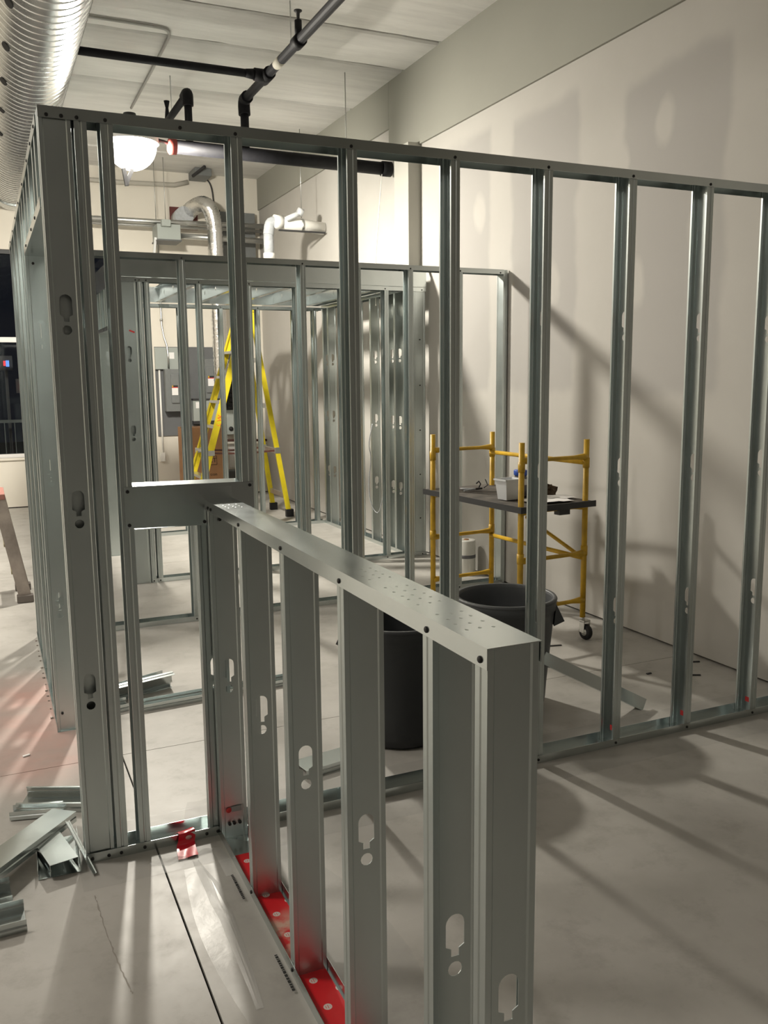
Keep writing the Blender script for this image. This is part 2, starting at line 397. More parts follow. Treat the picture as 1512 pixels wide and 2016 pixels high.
def screw_mesh():
    if 'screw' in _sc: return _sc['screw']
    M = Matrix.Rotation(PI/2, 4, 'X')
    me = MB().lathe([(0.0058, -0.002), (0.0058, 0.0016), (0.0044, 0.0030), (0.0, 0.0036)], 10, M).mesh('screw'); me.materials.append(SCREW)
    _sc['screw'] = me; return me
def screws(parent, pts, face='-y'):
    rz = {'-y': 0, '-x': -PI/2, '+x': PI/2}[face]
    for p in pts: link('screw', screw_mesh(), SCREW, parent, p, (0, 0, rz))
HOLES = (0.660, 1.270, 1.880)
SP = 0.4064

# ------------------------------------------------------------------ room shell
CZ = 4.345; XL, XR, YF, YB = -5.6, 3.2626, -6.5, 9.3
fl = struct('floor', MB().box(XL-0.1, YF-0.1, -0.12, XR+0.2, YB+1.4, -0.014).mesh('floor'), plain('joint_dark', (0.03, 0.028, 0.025), 0.9), 'pale polished concrete slab floor with saw cut joints', 'floor')
xs = [XL, -3.6, 0.040, XR+0.1]; ys = [YF, -4.2, 0.853, 4.9, YB+0.05]
for i in range(3):
    for j in range(4):
        struct('slab', MB().box(xs[i]+0.0035, ys[j]+0.002, -0.1, xs[i+1]-0.0035, ys[j+1]-0.002, 0.0).mesh('slab'), FLOOR, parent=fl)
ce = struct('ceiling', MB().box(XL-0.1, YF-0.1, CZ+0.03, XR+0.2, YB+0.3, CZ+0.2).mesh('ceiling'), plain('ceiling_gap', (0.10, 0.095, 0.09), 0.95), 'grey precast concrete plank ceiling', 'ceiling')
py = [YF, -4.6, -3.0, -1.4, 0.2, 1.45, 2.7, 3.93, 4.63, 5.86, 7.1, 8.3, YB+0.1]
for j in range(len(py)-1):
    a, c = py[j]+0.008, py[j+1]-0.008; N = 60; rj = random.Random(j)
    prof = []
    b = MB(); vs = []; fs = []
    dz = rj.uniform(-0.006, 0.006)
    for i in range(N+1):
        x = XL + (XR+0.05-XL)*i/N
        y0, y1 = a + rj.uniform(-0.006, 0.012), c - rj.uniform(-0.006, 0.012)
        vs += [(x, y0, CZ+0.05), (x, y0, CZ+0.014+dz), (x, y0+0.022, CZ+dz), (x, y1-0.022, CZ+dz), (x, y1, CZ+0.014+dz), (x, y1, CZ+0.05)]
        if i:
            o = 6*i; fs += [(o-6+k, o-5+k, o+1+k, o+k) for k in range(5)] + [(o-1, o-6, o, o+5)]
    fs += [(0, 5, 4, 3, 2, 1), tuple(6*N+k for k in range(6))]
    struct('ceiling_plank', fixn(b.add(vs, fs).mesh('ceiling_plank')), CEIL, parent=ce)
wr = struct('wall_right', MB().box(XR+0.045, YF, -0.1, XR+0.2, YB+0.2, CZ+0.03).mesh('wall_right'), plain('wall_core', (0.05, 0.05, 0.05), 0.9), 'taped and mudded drywall side wall', 'wall')
struct('drywall_sheet', MB().box(XR, YF, 0.014, XR+0.04, 4.6, 3.70).mesh('drywall_sheet'), DRY, parent=wr)
struct('drywall_sheet', MB().box(XR, 4.602, 0.014, XR+0.04, YB+0.1, 3.98).mesh('drywall_sheet'), DRY, parent=wr)
struct('upper_wall_panel', MB().box(XR-0.02, YF, 3.645, XR+0.05, 4.95, CZ+0.02).mesh('upper_wall_panel', bevel=0.004), UPW, parent=wr)
struct('upper_wall_panel', MB().box(XR-0.02, 4.952, 3.93, XR+0.05, YB+0.1, CZ+0.02).mesh('upper_wall_panel', bevel=0.004), UPW, parent=wr)
struct('pilaster', MB().box(XR-0.122, 4.325, 0.012, XR+0.03, 4.62, 3.66).mesh('pilaster', bevel=0.004), UPW2, parent=wr)
# back wall with the night window band
WX0, WX1, WZ0, WZ1 = -3.8, 1.30, 0.652, 3.253
vs, fs = holed_plate([(XL-0.1, 0.014), (XR+0.05, 0.014), (XR+0.05, CZ+0.03), (XL-0.1, CZ+0.03)], [[(WX0, WZ0), (WX1, WZ0), (WX1, WZ1), (WX0, WZ1)]], 0.2, lambda a, z, t: (a, YB+t, z))
wb = struct('wall_back', fixn(MB().add(vs, fs).mesh('wall_back')), CREAM, 'cream painted back wall', 'wall')
struct('wall_left', MB().box(XL-0.2, YF, 0.0, XL, YB+0.2, CZ+0.03).mesh('wall_left'), CREAM, 'plain cream side wall far to the left', 'wall')
struct('wall_front', MB().box(XL-0.1, YF-0.2, 0.0, XR+0.1, YF, CZ+0.03).mesh('wall_front'), plain('plain_front_wall', (0.22, 0.21, 0.20), 0.8), 'plain painted wall closing the near end of the room', 'wall')
wn = struct('window_1', MB().bar((WX0, YB+0.08, WZ0+0.02), (WX1, YB+0.08, WZ0+0.02), 0.1, 0.05).mesh('window_1'), CONFR, 'wide dark night window band with a pale mullion', 'window')
struct('mullion', MB().box(WX0, YB-0.02, 2.114, WX1, YB+0.1, 2.176).mesh('mullion'), CONFR, parent=wn)
for x in (WX0+0.03, -2.1, -0.62, WX1-0.03): struct('window_post', MB().box(x-0.03, YB+0.03, WZ0, x+0.03, YB+0.12, WZ1).mesh('window_post'), DARKM, parent=wn)
for z0, z1 in ((WZ0+0.045, 2.114), (2.176, WZ1)): struct('pane', MB().box(WX0, YB+0.07, z0, WX1, YB+0.078, z1).mesh('pane'), GLASS, parent=wn)
struct('header_bar', MB().box(WX0, YB+0.03, WZ1-0.05, WX1, YB+0.12, WZ1).mesh('header_bar'), DARKM, parent=wn)
struct('sill', MB().box(WX0, YB-0.03, WZ0-0.03, WX1, YB+0.1, WZ0).mesh('sill'), CREAM, parent=wn)
# terrace railing and lights in the night outside
rl = thing('balcony_railing', 'dim metal railing outside the dark window', 'railing', (-1, YB+1.0, -0.014))
link('top_rail', MB().box(-4, YB+0.98, 1.06, 2, YB+1.03, 1.10).mesh('top_rail'), RAILM, rl)
for i in range(24): link('baluster', MB().box(-1.6+i*0.13, YB+0.99, -0.014, -1.588+i*0.13, YB+1.01, 1.06).mesh('baluster'), RAILM, rl)
def ballmesh(name, r, sx=1, sz=1, n=12):
    return MB().lathe([(r*math.sin(PI*k/8)*sx, -r*math.cos(PI*k/8)*sz) for k in range(9)], n).mesh(name)
def signal(name, label, p, parts):
    t = thing(name, label, 'light', (p[0], p[1], -0.014))
    link('pole', MB().box(p[0]-0.02, p[1]+0.06, -0.014, p[0]+0.02, p[1]+0.10, p[2]).mesh('pole'), DARKM, t)
    link('housing', MB().box(p[0]-0.09, p[1]+0.02, p[2]-0.1, p[0]+0.09, p[1]+0.09, p[2]+0.1).mesh('housing'), DARKM, t)
    for nm, me, mt, q in parts: link(nm, me, mt, t, q)
signal('signal_light', 'small red signal lamp glowing outside the night window', (0.12, YB+1.28, 1.56), [('lens', ballmesh('lens', 0.035), GREDL, (0.12, YB+1.27, 1.56))])
signal('street_sign', 'small red and blue lit sign outside the night window', (-0.085, YB+1.28, 1.88), [
    ('red_half', MB().box(-0.03, -0.01, -0.04, 0, 0.01, 0.03).mesh('red_half'), GRED2, (-0.085, YB+1.27, 1.88)), ('blue_half', MB().box(0.002, -0.01, -0.05, 0.045, 0.01, 0.035).mesh('blue_half'), GBLUE, (-0.085, YB+1.27, 1.88))])
gnd = struct('ground_outside', MB().box(-12, YB+0.25, -0.2, 12, YB+14, -0.014).mesh('ground_outside'), NIGHT, 'black night ground outside the window', 'ground')

# ------------------------------------------------------------------ work lamp (main light of the place)
def work_lamp():
    t = thing('work_lamp', 'blazing white work lamp in an added glare globe hung near the red capped black pipe', 'lamp', LAMP_POS)
    g = link('globe', MB().lathe([(0.205*math.sin(PI*k/20), -0.205*math.cos(PI*k/20)) for k in range(21)], 36).mesh('globe'), globe_mat(), t, (0, 0, 0), local=True)  # added globe, sized to the glare around the lamp
    link('cap', MB().lathe([(0.0, 0.245), (0.05, 0.245), (0.06, 0.20), (0.06, 0.19)], 16).mesh('cap'), DARKM, t, local=True)
    link('clamp_arm', MB().tube([(0.20, 0, 0.06), (0.27, 0, 0.05), (0.325, 0, 0.03)], 0.014, 8).tube([(0.318, 0, -0.035), (0.318, 0, 0.08)], 0.012, 8).mesh('clamp_arm'), DARKM, t, local=True)
    link('reflector', MB().lathe([(0.218, 0.012), (0.212, 0.09), (0.165, 0.165), (0.06, 0.213), (0.0, 0.218), (0.0, 0.224), (0.062, 0.219), (0.170, 0.171), (0.218, 0.093), (0.224, 0.012)], 36).mesh('reflector'), plain('white_enamel', (0.85, 0.85, 0.83), 0.5), t, local=True)
    fo = MB().bar((-0.075, -0.03, -0.20), (-0.055, -0.03, -0.335), 0.03, 0.04); fo2 = MB().bar((-0.005, -0.03, -0.20), (-0.055, -0.03, -0.31), 0.022, 0.03)
    link('bracket', fo.mesh('bracket'), DARKM, t, local=True); link('bracket', fo2.mesh('bracket'), DARKM, t, local=True)
    d = bpy.data.lights.new('lamp_light', 'POINT'); d.energy = LAMP_W; d.color = LAMP_COL; d.shadow_soft_size = 0.11
    o = bpy.data.objects.new('lamp_light', d); COL.objects.link(o); o.parent = t
work_lamp()
def ceiling_light(label, p, wattage):
    t = thing('ceiling_light', label, 'lamp', p)
    link('housing', MB().box(-0.62, -0.32, 0.0, 0.62, 0.32, 0.10).mesh('housing', bevel=0.005), CONFR, t, local=True)
    link('diffuser', MB().box(-0.58, -0.28, -0.006, 0.58, 0.28, -0.001).mesh('diffuser'), emit('lit_diffuser', (1.0, 0.93, 0.84), 3.0), t, local=True)
    d = bpy.data.lights.new('troffer_light', 'AREA'); d.shape = 'RECTANGLE'; d.size = 1.16; d.size_y = 0.56; d.energy = wattage; d.color = (1.0, 0.93, 0.84)
    o = bpy.data.objects.new('troffer_light', d); COL.objects.link(o); o.parent = t; o.location = (0, 0, -0.012)
ceiling_light('flat ceiling light panel over the open floor beside the spiral duct', (-3.0, 1.2, 4.24), FILL_W)
ceiling_light('flat ceiling light panel over the open floor near the night window', (-3.0, 5.2, 4.24), FILL_W)
ceiling_light('added unseen fill light over the floor at the near end of the room', (-2.4, -5.0, 4.24), FILL_W*0.14)  # fill light added behind the view so the steel webs reflect a brighter floor

# ------------------------------------------------------------------ framed partitions
def xwall_studs(parent, y, pos, z0, z1, holes=HOLES, D=0.092, F=0.037):
    for xw in pos:     # web on the +x side, open to -x
        link('stud', stud_mesh(z1-z0, [h-z0 for h in holes], D, F), GALV, parent, (xw, y, z0), (0, 0, PI/2))
def ywall_stud(parent, x, y, z0, z1, holes=HOLES, D=0.092, F=0.037):  # web looks at -y
    return link('stud', stud_mesh(z1-z0, [h-z0 for h in holes], D, F), GALV, parent, (x, y, z0))
def xtrack(parent, name, x0, x1, y, z, down=False, D=0.092, F=0.034):
    return link(name, track_mesh(x1-x0, D, F, down), GALVT, parent, (x0, y, z))
def ytrack(parent, name, x, y0, y1, z, down=False, D=0.092, F=0.034):
    return link(name, track_mesh(y1-y0, D, F, down), GALVT, parent, (x+D, y0, z), (0, 0, PI/2))

# --- front partition
HF = 2.4275
F = thing('stud_partition', 'full height galvanized stud partition crossing the picture, nearest of the tall ones', 'partition', (1.5, 0.046, 0))
xtrack(F, 'top_track', -0.1935, XR-0.004, 0, HF, True)
xtrack(F, 'bottom_track', -0.1935, XR-0.004, 0, 0.0)
xwall_studs(F, 0, [k*SP+0.022 for k in range(0, 8)] + [-0.055, XR-0.03], T, HF-T)
screws(F, [(x, -0.003, 2.402) for x in (-0.169, -0.127, -0.083)] + [(k*SP, -0.003, 2.403) for k in range(8)] + [(0.228, -0.003, 2.404)])
screws(F, [(x, -0.003, 0.015) for x in (-0.174, -0.120, -0.079, 0.216, 0.256)] + [(k*SP, -0.003, 0.016) for k in (0, 2, 3, 4, 5, 6, 7)])
# cross blocking and the cripple stud under it
bl = MB(); bx0, bx1, bz0, bz1 = -0.006, 0.428, 1.136, 1.272
bl.add([(bx0, 0.0, bz0), (bx1, 0.0, bz0-0.012), (bx1, 0.0, bz1-0.004), (bx0, 0.0, bz1), (bx0, -0.0016, bz0), (bx1, -0.0016, bz0-0.012), (bx1, -0.0016, bz1-0.004), (bx0, -0.0016, bz1)],
       [(0, 1, 2, 3), (7, 6, 5, 4), (0, 4, 5, 1), (1, 5, 6, 2), (2, 6, 7, 3), (3, 7, 4, 0)])
BLK_ = link('blocking', fixn(bl.mesh('blocking')), GALVT, F, (0, -0.002, 0))
link('blocking_flange', MB().add([(bx0+0.03, 0, bz1-0.001), (bx1-0.05, 0, bz1-0.005), (bx1-0.05, 0.036, bz1+0.004), (bx0+0.03, 0.036, bz1+0.008), (bx0+0.03, 0, bz1+0.001), (bx1-0.05, 0, bz1-0.003), (bx1-0.05, 0.036, bz1+0.006), (bx0+0.03, 0.036, bz1+0.010)],
    [(3, 2, 1, 0), (4, 5, 6, 7), (0, 1, 5, 4), (1, 2, 6, 5), (2, 3, 7, 6), (3, 0, 4, 7)]).mesh('blocking_flange'), GALVT, BLK_, (0, -0.002, 0))
link('blocking_flange', MB().box(bx0+0.03, 0, bz0-0.0105, bx1-0.17, 0.034, bz0-0.009).mesh('blocking_flange'), GALVT, BLK_, (0, -0.002, 0.004))
screws(F, [(0.006, -0.0045, 1.257), (0.007, -0.0045, 1.146), (0.415, -0.0045, 1.256), (0.254, -0.0045, 1.140)])
ywall_stud(F, 0.229, 0.001, T, 1.13)
for k in (5, 6, 7): link('red_tag', MB().box(-0.0006, -0.012, -0.012, 0.0006, 0.012, 0.012).mesh('red_tag'), REDL, F, (k*SP+0.0178, 0.050, 0.062))

# --- knee wall in front
XK, YK1, HK = 0.262, -0.4244, 1.213
YKE = -1.842
K = thing('knee_wall', 'waist high open stud wall lined with red tape, jutting out from the tall stud frame', 'partition', (XK+0.046, -0.9, 0))
ytrack(K, 'top_track', XK, YKE, -0.0045, HK, True)
ytrack(K, 'bottom_track', XK, YKE, -0.0055, 0.0)
ywall_stud(K, XK, -0.043, T, HK-T)
for k in range(4): ywall_stud(K, XK, YK1-k*SP-0.017, T, HK-T)
ywall_stud(K, XK, -1.839, T, HK-T)
screws(K, [(XK-0.003, YK1-k*SP, 1.191) for k in range(4)] + [(XK-0.003, -1.822, 1.191), (XK-0.003, -0.035, 1.190), (XK-0.003, -0.075, 1.190)], '-x')
screws(K, [(XK-0.003, YK1-k*SP, 0.017) for k in range(4)], '-x')
screws(K, [(x, -0.046, 0.055) for x in (0.290, 0.307, 0.327)] + [(0.296, -0.046, 1.15), (0.314, -0.046, 1.15)])
# end tab of the top track bent up against the blocking
link('bent_tab', MB().add([(XK-0.004, -0.006, HK-0.004), (XK+0.094, -0.006, HK-0.004), (XK+0.088, -0.006, HK+0.045), (XK-0.03, -0.006, HK+0.045), (XK-0.004, -0.0045, HK-0.004), (XK+0.094, -0.0045, HK-0.004), (XK+0.088, -0.0045, HK+0.045), (XK-0.03, -0.0045, HK+0.045)],
    [(0, 1, 2, 3), (7, 6, 5, 4), (0, 4, 5, 1), (1, 5, 6, 2), (2, 6, 7, 3), (3, 7, 4, 0)]).mesh('bent_tab'), GALVT, K)
# embossed dimples in the track
dm = MB(); rd = random.Random(3)
for y0, y1 in ((-1.74, -1.62), (-1.56, -1.40), (-1.34, -1.22), (-0.22, -0.06)):
    yy = y0
    while yy < y1:
        for xx in (0.022, 0.046, 0.068):
            M = Matrix.Translation((XK+xx+rd.uniform(-0.002, 0.002), yy+rd.uniform(-0.004, 0.004), HK-0.0002))
            dm.lathe([(0.0045, 0), (0.003, 0.00045), (0.0, 0.0006)], 10, M)
        yy += 0.034
o = link('dimples', dm.mesh('dimples'), GALVT, K); o['kind'] = 'stuff'
# red tape inside the bottom track
link('red_tape', MB().box(XK+0.004, -1.80, 0.0022, XK+0.088, -0.17, 0.0036).mesh('red_tape'), TAPE, K)['label'] = 'red printed tape lining the bottom track'
# sticker low on the first stud
st = link('sticker', MB().box(0.298, -0.0445, 0.098, 0.335, -0.0433, 0.118).mesh('sticker'), plain('sticker_grey', (0.30, 0.31, 0.31), 0.5), K)
link('sticker_dot', MB().lathe([(0.010, 0), (0.010, 0.0008), (0, 0.0009)], 14, Matrix.Translation((0.289, -0.0436, 0.107)) @ Matrix.Rotation(PI/2, 4, 'X')).mesh('sticker_dot'), REDL, st)

# --- left partition with the doorway
XLW = -0.1935
L = thing('stud_partition', 'tall stud partition with a doorway gap under the spiral duct, flanges edge on', 'partition', (XLW+0.046, 1.5, 0))
YLE = 2.95
ytrack(L, 'top_track', XLW, 0.098, YLE, HF, True)
ytrack(L, 'bottom_track', XLW, 1.235, YLE, 0.0)
ywall_stud(L, XLW+0.001, 0.002, T, HF-T, D=0.0915, F=0.037)
ywall_stud(L, XLW, 0.043, T, HF-T, holes=())
for y in (1.25, 1.437, 1.84, 2.25, 2.65, 2.90): ywall_stud(L, XLW, y, T, HF-T)
ytrack(L, 'header_track', XLW, 0.10, 1.25, 2.15)
for y in (0.21, 0.36, 0.62, 0.83, 1.03): ywall_stud(L, XLW, y, 2.15+T, HF-T, holes=())
screws(L, [(XLW-0.003, y, 2.405) for y in (0.16, 0.38, 0.63, 1.05, 1.46, 1.86, 2.27, 2.67)] + [(XLW-0.003, y, 2.165) for y in (0.38, 0.63, 1.05)], '-x')
screws(L, [(XLW+0.03, 1.248, 2.12), (XLW+0.025, 1.248, 0.085)])

# --- middle partition
YG = 2.86; HG = 2.41
G = thing('stud_partition', 'second stud partition behind the front one, topped by a track ending at the right wall', 'partition', (1.5, YG+0.046, 0))
xtrack(G, 'top_track', -0.095, XR-0.045, YG, HG, True); xtrack(G, 'bottom_track', -0.095, XR-0.03, YG, 0.0)
xwall_studs(G, YG, [k*SP+0.022 for k in range(0, 8)], T, HG-T)
ywall_stud(G, XR-0.046, YG+0.094, T, HG-T, holes=()).rotation_euler = (0, 0, -PI/2)
screws(G, [(k*SP, YG-0.003, 2.385) for k in range(8)] + [(3.187, YG-0.003, 2.385)])
screws(G, [(k*SP, YG-0.003, 0.016) for k in range(1, 8)])

# --- back box room: front, left, right and rear walls and the joisted lid
YH = 4.15; HH = 2.40
H = thing('stud_partition', 'third row stud wall fronting the small joist roofed room', 'partition', (1.9, YH+0.046, 0))
xtrack(H, 'top_track', 0.58, 3.222, YH, HH, True); xtrack(H, 'bottom_track', 0.74, 3.222, YH, 0.0)
xwall_studs(H, YH, [0.772, 0.826] + [1.211+0.022+k*SP for k in range(0, 5)], T, HH-T)
ywall_stud(H, 3.100, YH+0.002, T, HH-T, D=0.115, holes=())
screws(H, [(x, YH-0.003, 2.379) for x in (0.61, 0.723, 0.752, 0.803, 1.211, 1.618, 2.024, 2.430, 2.826, 3.18)])
screws(H, [(x, YH-0.003, 0.016) for x in (0.752, 0.803, 1.211, 1.618, 2.024, 2.430, 2.826, 3.18)])
screws(H, [(3.16, YH-0.001, z) for z in (0.35, 0.75, 1.15, 1.55, 1.95)])
XM = 0.577
Mw = thing('stud_partition', 'wide stud side wall with a door gap on the left of the small room', 'partition', (XM+0.076, 5.2, 0))
ytrack(Mw, 'top_track', XM, YH+0.004, 6.29, HH+0.002, True, D=0.152)
ytrack(Mw, 'bottom_track', XM, 5.43, 6.29, 0.0, D=0.152)
ywall_stud(Mw, XM, YH+0.008, T, HH-T, D=0.152)
ywall_stud(Mw, XM, YH+0.05, T, HH-T, holes=(), D=0.152)
for y in (5.44, 5.78, 6.18): ywall_stud(Mw, XM, y, T, HH-T, D=0.152)
ytrack(Mw, 'header_track', XM, YH+0.06, 5.44, 2.03, D=0.152)
for y in (4.55, 4.85, 5.15): ywall_stud(Mw, XM, y, 2.03+T, HH-T, holes=(), D=0.152)
link('chalk_mark', MB().box(0.592, YH+0.0058, 1.93, 0.606, YH+0.0072, 1.985).mesh('chalk_mark'), REDL, Mw)
link('chalk_mark', MB().bar((0.66, YH+0.0082, 2.00), (0.70, YH+0.0082, 1.985), 0.001, 0.012).mesh('chalk_mark'), REDL, Mw)
XJ = 3.036
J = thing('stud_partition', 'row of stud webs with keyholes along the right side of the small room', 'partition', (XJ+0.046, 5.2, 0))
ytrack(J, 'top_track', XJ, 4.27, 6.30, HH+0.002, True); ytrack(J, 'bottom_track', XJ, 4.27, 6.30, 0.0)
for y in (4.40, 4.56, 4.95, 5.35, 5.76, 6.10, 6.25): ywall_stud(J, XJ, y, T, HH-T)
YI = 6.3; HI = 2.385
I = thing('stud_partition', 'farthest open stud wall behind the small room, in front of the yellow stepladder', 'partition', (1.9, YI+0.046, 0))
xtrack(I, 'top_track', XM+0.01, 3.035, YI, HI, True); xtrack(I, 'bottom_track', XM+0.01, 3.035, YI, 0.0)
xwall_studs(I, YI, [1.105, 1.51, 1.940, 2.340, 2.745, 2.975], T, HI-T)
screws(I, [(x, YI-0.003, 2.365) for x in (1.918, 2.318, 2.72, 2.95)])
R = thing('joist_roof', 'steel joist lid with rim tracks resting on the small room walls', 'roof frame', (1.9, 5.2, HH+0.003))
zt = HH+0.004
rim = MB().add(*holed_plate([(0.577, zt), (3.225, zt), (3.225, zt+0.155), (0.577, zt+0.155)], [], T, lambda a, z, t: (a, YH+t, z)))
rim.box(0.577, YH+T, zt, 3.225, YH+0.04, zt+T).box(0.577, YH+T, zt+0.155-T, 3.225, YH+0.04, zt+0.155)
link('rim_track', fixn(rim.mesh('rim_track')), GALVT, R)
rim2 = MB().box(0.577, YI+0.09, zt, 3.13, YI+0.09+T, zt+0.155).box(0.577, YI+0.05, zt, 3.13, YI+0.09, zt+T)
link('rim_track', rim2.mesh('rim_track'), GALVT, R)
link('rim_track', MB().box(0.577, YH+0.045, zt, 0.577+T, YI+0.045, zt+0.155).box(0.577, YH+0.045, zt, 0.615, YI+0.045, zt+T).mesh('rim_track'), GALVT, R)
jm = None
def joist(x):
    global jm
    Lj = YI+0.088-(YH+0.004)
    if jm is None:
        hol = []
        for c in (0.42, 0.95, 1.5, 1.95): hol.append([(c+0.02*math.cos(2*PI*k/12), 0.078+0.02*math.sin(2*PI*k/12)) for k in range(12)])
        b = MB().add(*holed_plate([(0, 0), (Lj, 0), (Lj, 0.150), (0, 0.150)], hol, T, lambda a, z, t: (t, a, z)))
        b.box(-0.04, 0, 0, 0, Lj, T).box(-0.04, 0, 0.150-T, 0, Lj, 0.150).box(-0.04, 0, 0, -0.04+T, Lj, 0.012).box(-0.04, 0, 0.138, -0.04+T, Lj, 0.150)
        jm = fixn(b.mesh('joist')); jm.materials.append(GALVT)
    link('joist', jm, GALVT, R, (x, YH+0.003, zt+0.0022))
for k in range(6): joist(0.90+k*SP)
joist(3.05)
#SECTION2
# ------------------------------------------------------------------ things standing and lying about
def channel(L, W=0.092, F=0.036, lip=0.0):
    """U or C offcut along local x, web at z=0, flanges up, centred on y"""
    h = W/2; t = T
    p = [(-h, 0), (h, 0), (h, F*0.4), (h-0.002, F*0.5), (h, F*0.6), (h, F)]
    q = [(h-t, F), (h-t, F*0.62), (h-0.002-t, F*0.5), (h-t, F*0.38), (h-t, t)]
    if lip: p += [(h-lip, F), (h-lip, F-t)]; q = [(h-t, F-t)] + q[1:]
    left = [(-a, b) for a, b in (p[2:] + q)][::-1]
    return fixn(MB().prism(p + q + left, L).mesh('channel'))
def scrap(label, cat_name, p, rot, L, W=0.092, F=0.036, lip=0.0, mat=None, group=None):
    o = link(cat_name, channel(L, W, F, lip), mat or GALVT, None, p, rot); return tag(o, label, 'offcut', group or 'loose steel offcuts')

# loose offcuts at the foot of the corner post
scrap('long upturned stud offcut lying web up across the heap by the corner post', 'stud_offcut', (-0.545, -0.10, 0.093), (PI, 0.05, math.radians(52)), 0.50, 0.098, 0.038, 0.008)
scrap('wide stud offcut lying open side up behind the heap, touching the corner post', 'stud_offcut', (-0.375, 0.535, 0.012), (0.10, 0.02, math.radians(-22)), 0.26, 0.12, 0.036, 0.008)
scrap('short track end poking out beyond the far side of the offcut heap', 'track_offcut', (-0.415, 0.455, 0.004), (0.0, 0.0, math.radians(-14)), 0.18, 0.06, 0.032)
scrap('pale stud offcut lying web up beneath the long upturned one', 'stud_offcut', (-0.322, 0.22, 0.052), (PI, 0.0, math.radians(-78)), 0.27, 0.092, 0.038)
scrap('bright short track piece open to the front with a shining lip', 'track_offcut', (-0.272, 0.22, 0.001), (0, 0, math.radians(-92)), 0.26, 0.135, 0.034)
scrap('thin bent steel strip propped against the corner post foot', 'steel_strip', (-0.235, 0.19, 0.07), (0.0, 0.22, math.radians(-78)), 0.29, 0.014, 0.006)
scrap('cut stud piece lying open side up nearest the viewer on the pale floor', 'stud_offcut', (-0.72, -0.262, 0.001), (0, 0, math.radians(2)), 0.325, 0.118, 0.038, 0.0)
scrap('cut track piece lying open side up just behind the nearest stud piece', 'track_offcut', (-0.74, -0.112, 0.001), (0, 0, math.radians(3)), 0.31, 0.118, 0.036)
# offcuts inside the rooms
scrap('track offcut lying open side up on the floor behind the corner post', 'track_offcut', (0.02, 1.62, 0.001), (0, 0, math.radians(22)), 0.42, 0.092, 0.034)
scrap('stud offcut tipped on edge over a flat track inside the doorway room', 'stud_offcut', (-0.02, 1.50, 0.05), (1.9, 0, math.radians(16)), 0.44, 0.092, 0.034)
scrap('short bluish track piece lying near the flat track offcut behind the corner post', 'track_offcut', (-0.06, 1.39, 0.001), (0, 0, math.radians(10)), 0.22, 0.10, 0.036)
scrap('long loose track lying on the floor behind the waist high steel blocking', 'track_offcut', (0.20, 1.37, 0.001), (0, 0, math.radians(4)), 0.95, 0.092, 0.034)
scrap('bright stud piece lying web up on the floor in front of the dark bin', 'stud_offcut', (0.68, 0.335, 0.037), (PI, 0, math.radians(10)), 0.31, 0.120, 0.036)
lean_a, lean_b = Vector((2.440, 0.285, 0.022)), Vector((1.955, 0.445, 0.285))
dd = lean_b-lean_a; yaw = math.atan2(dd.y, dd.x); pit = -math.atan2(dd.z, math.hypot(dd.x, dd.y))
scrap('track offcut leaning with one end on the grey bin', 'track_offcut', lean_a, (PI/2+0.3, pit, yaw), dd.length, 0.060, 0.032)

# bins
def bin_(label, p, mat):
    t = thing('trash_bin', label, 'bin', p)
    H, rb, rtp = 0.55, 0.195, 0.235
    prof = [(0.0, 0.004), (rb-0.012, 0.004), (rb, 0.016), (rb+0.006, 0.05)]
    prof += [(rb+(rtp-rb)*k/6+0.004, 0.05+(H-0.11)*k/6) for k in range(1, 7)]
    prof += [(rtp+0.012, H-0.055), (rtp+0.014, H-0.012), (rtp+0.008, H), (rtp-0.002, H), (rtp-0.006, H-0.012), (rtp-0.008, H-0.06), (rb-0.004, 0.03), (0.0, 0.022)]
    link('body', MB().lathe(prof, 40).mesh('body'), mat, t, local=True)
    link('rim', MB().lathe([(rtp+0.012, H-0.016), (rtp+0.018, H-0.006), (rtp+0.012, H+0.004), (rtp-0.002, H+0.004), (rtp-0.004, H-0.006)], 40).mesh('rim'), mat, t, local=True)
    for a in (-0.5, PI-0.5):
        M = Matrix.Rotation(a, 4, 'Z')
        vs = [(rtp+0.008, -0.055, H-0.03), (rtp+0.008, 0.055, H-0.03), (rtp+0.05, 0.045, H-0.115), (rtp+0.05, -0.045, H-0.115), (rtp-0.002, -0.05, H-0.14), (rtp-0.002, 0.05, H-0.14)]
        b = MB().add([M @ Vector(v) for v in vs], [(0, 1, 2, 3), (3, 2, 5, 4), (0, 3, 4), (1, 5, 2), (0, 4, 5, 1)])
        link('handle', fixn(b.mesh('handle')), mat, t, local=True)
    return t
bin_('large grey open trash bin beside the yellow scaffold, a track leaning on it', (1.875, 0.665, 0), BING)
bin_('dark charcoal trash bin standing behind the knee wall studs', (1.235, 0.535, 0), BIND)

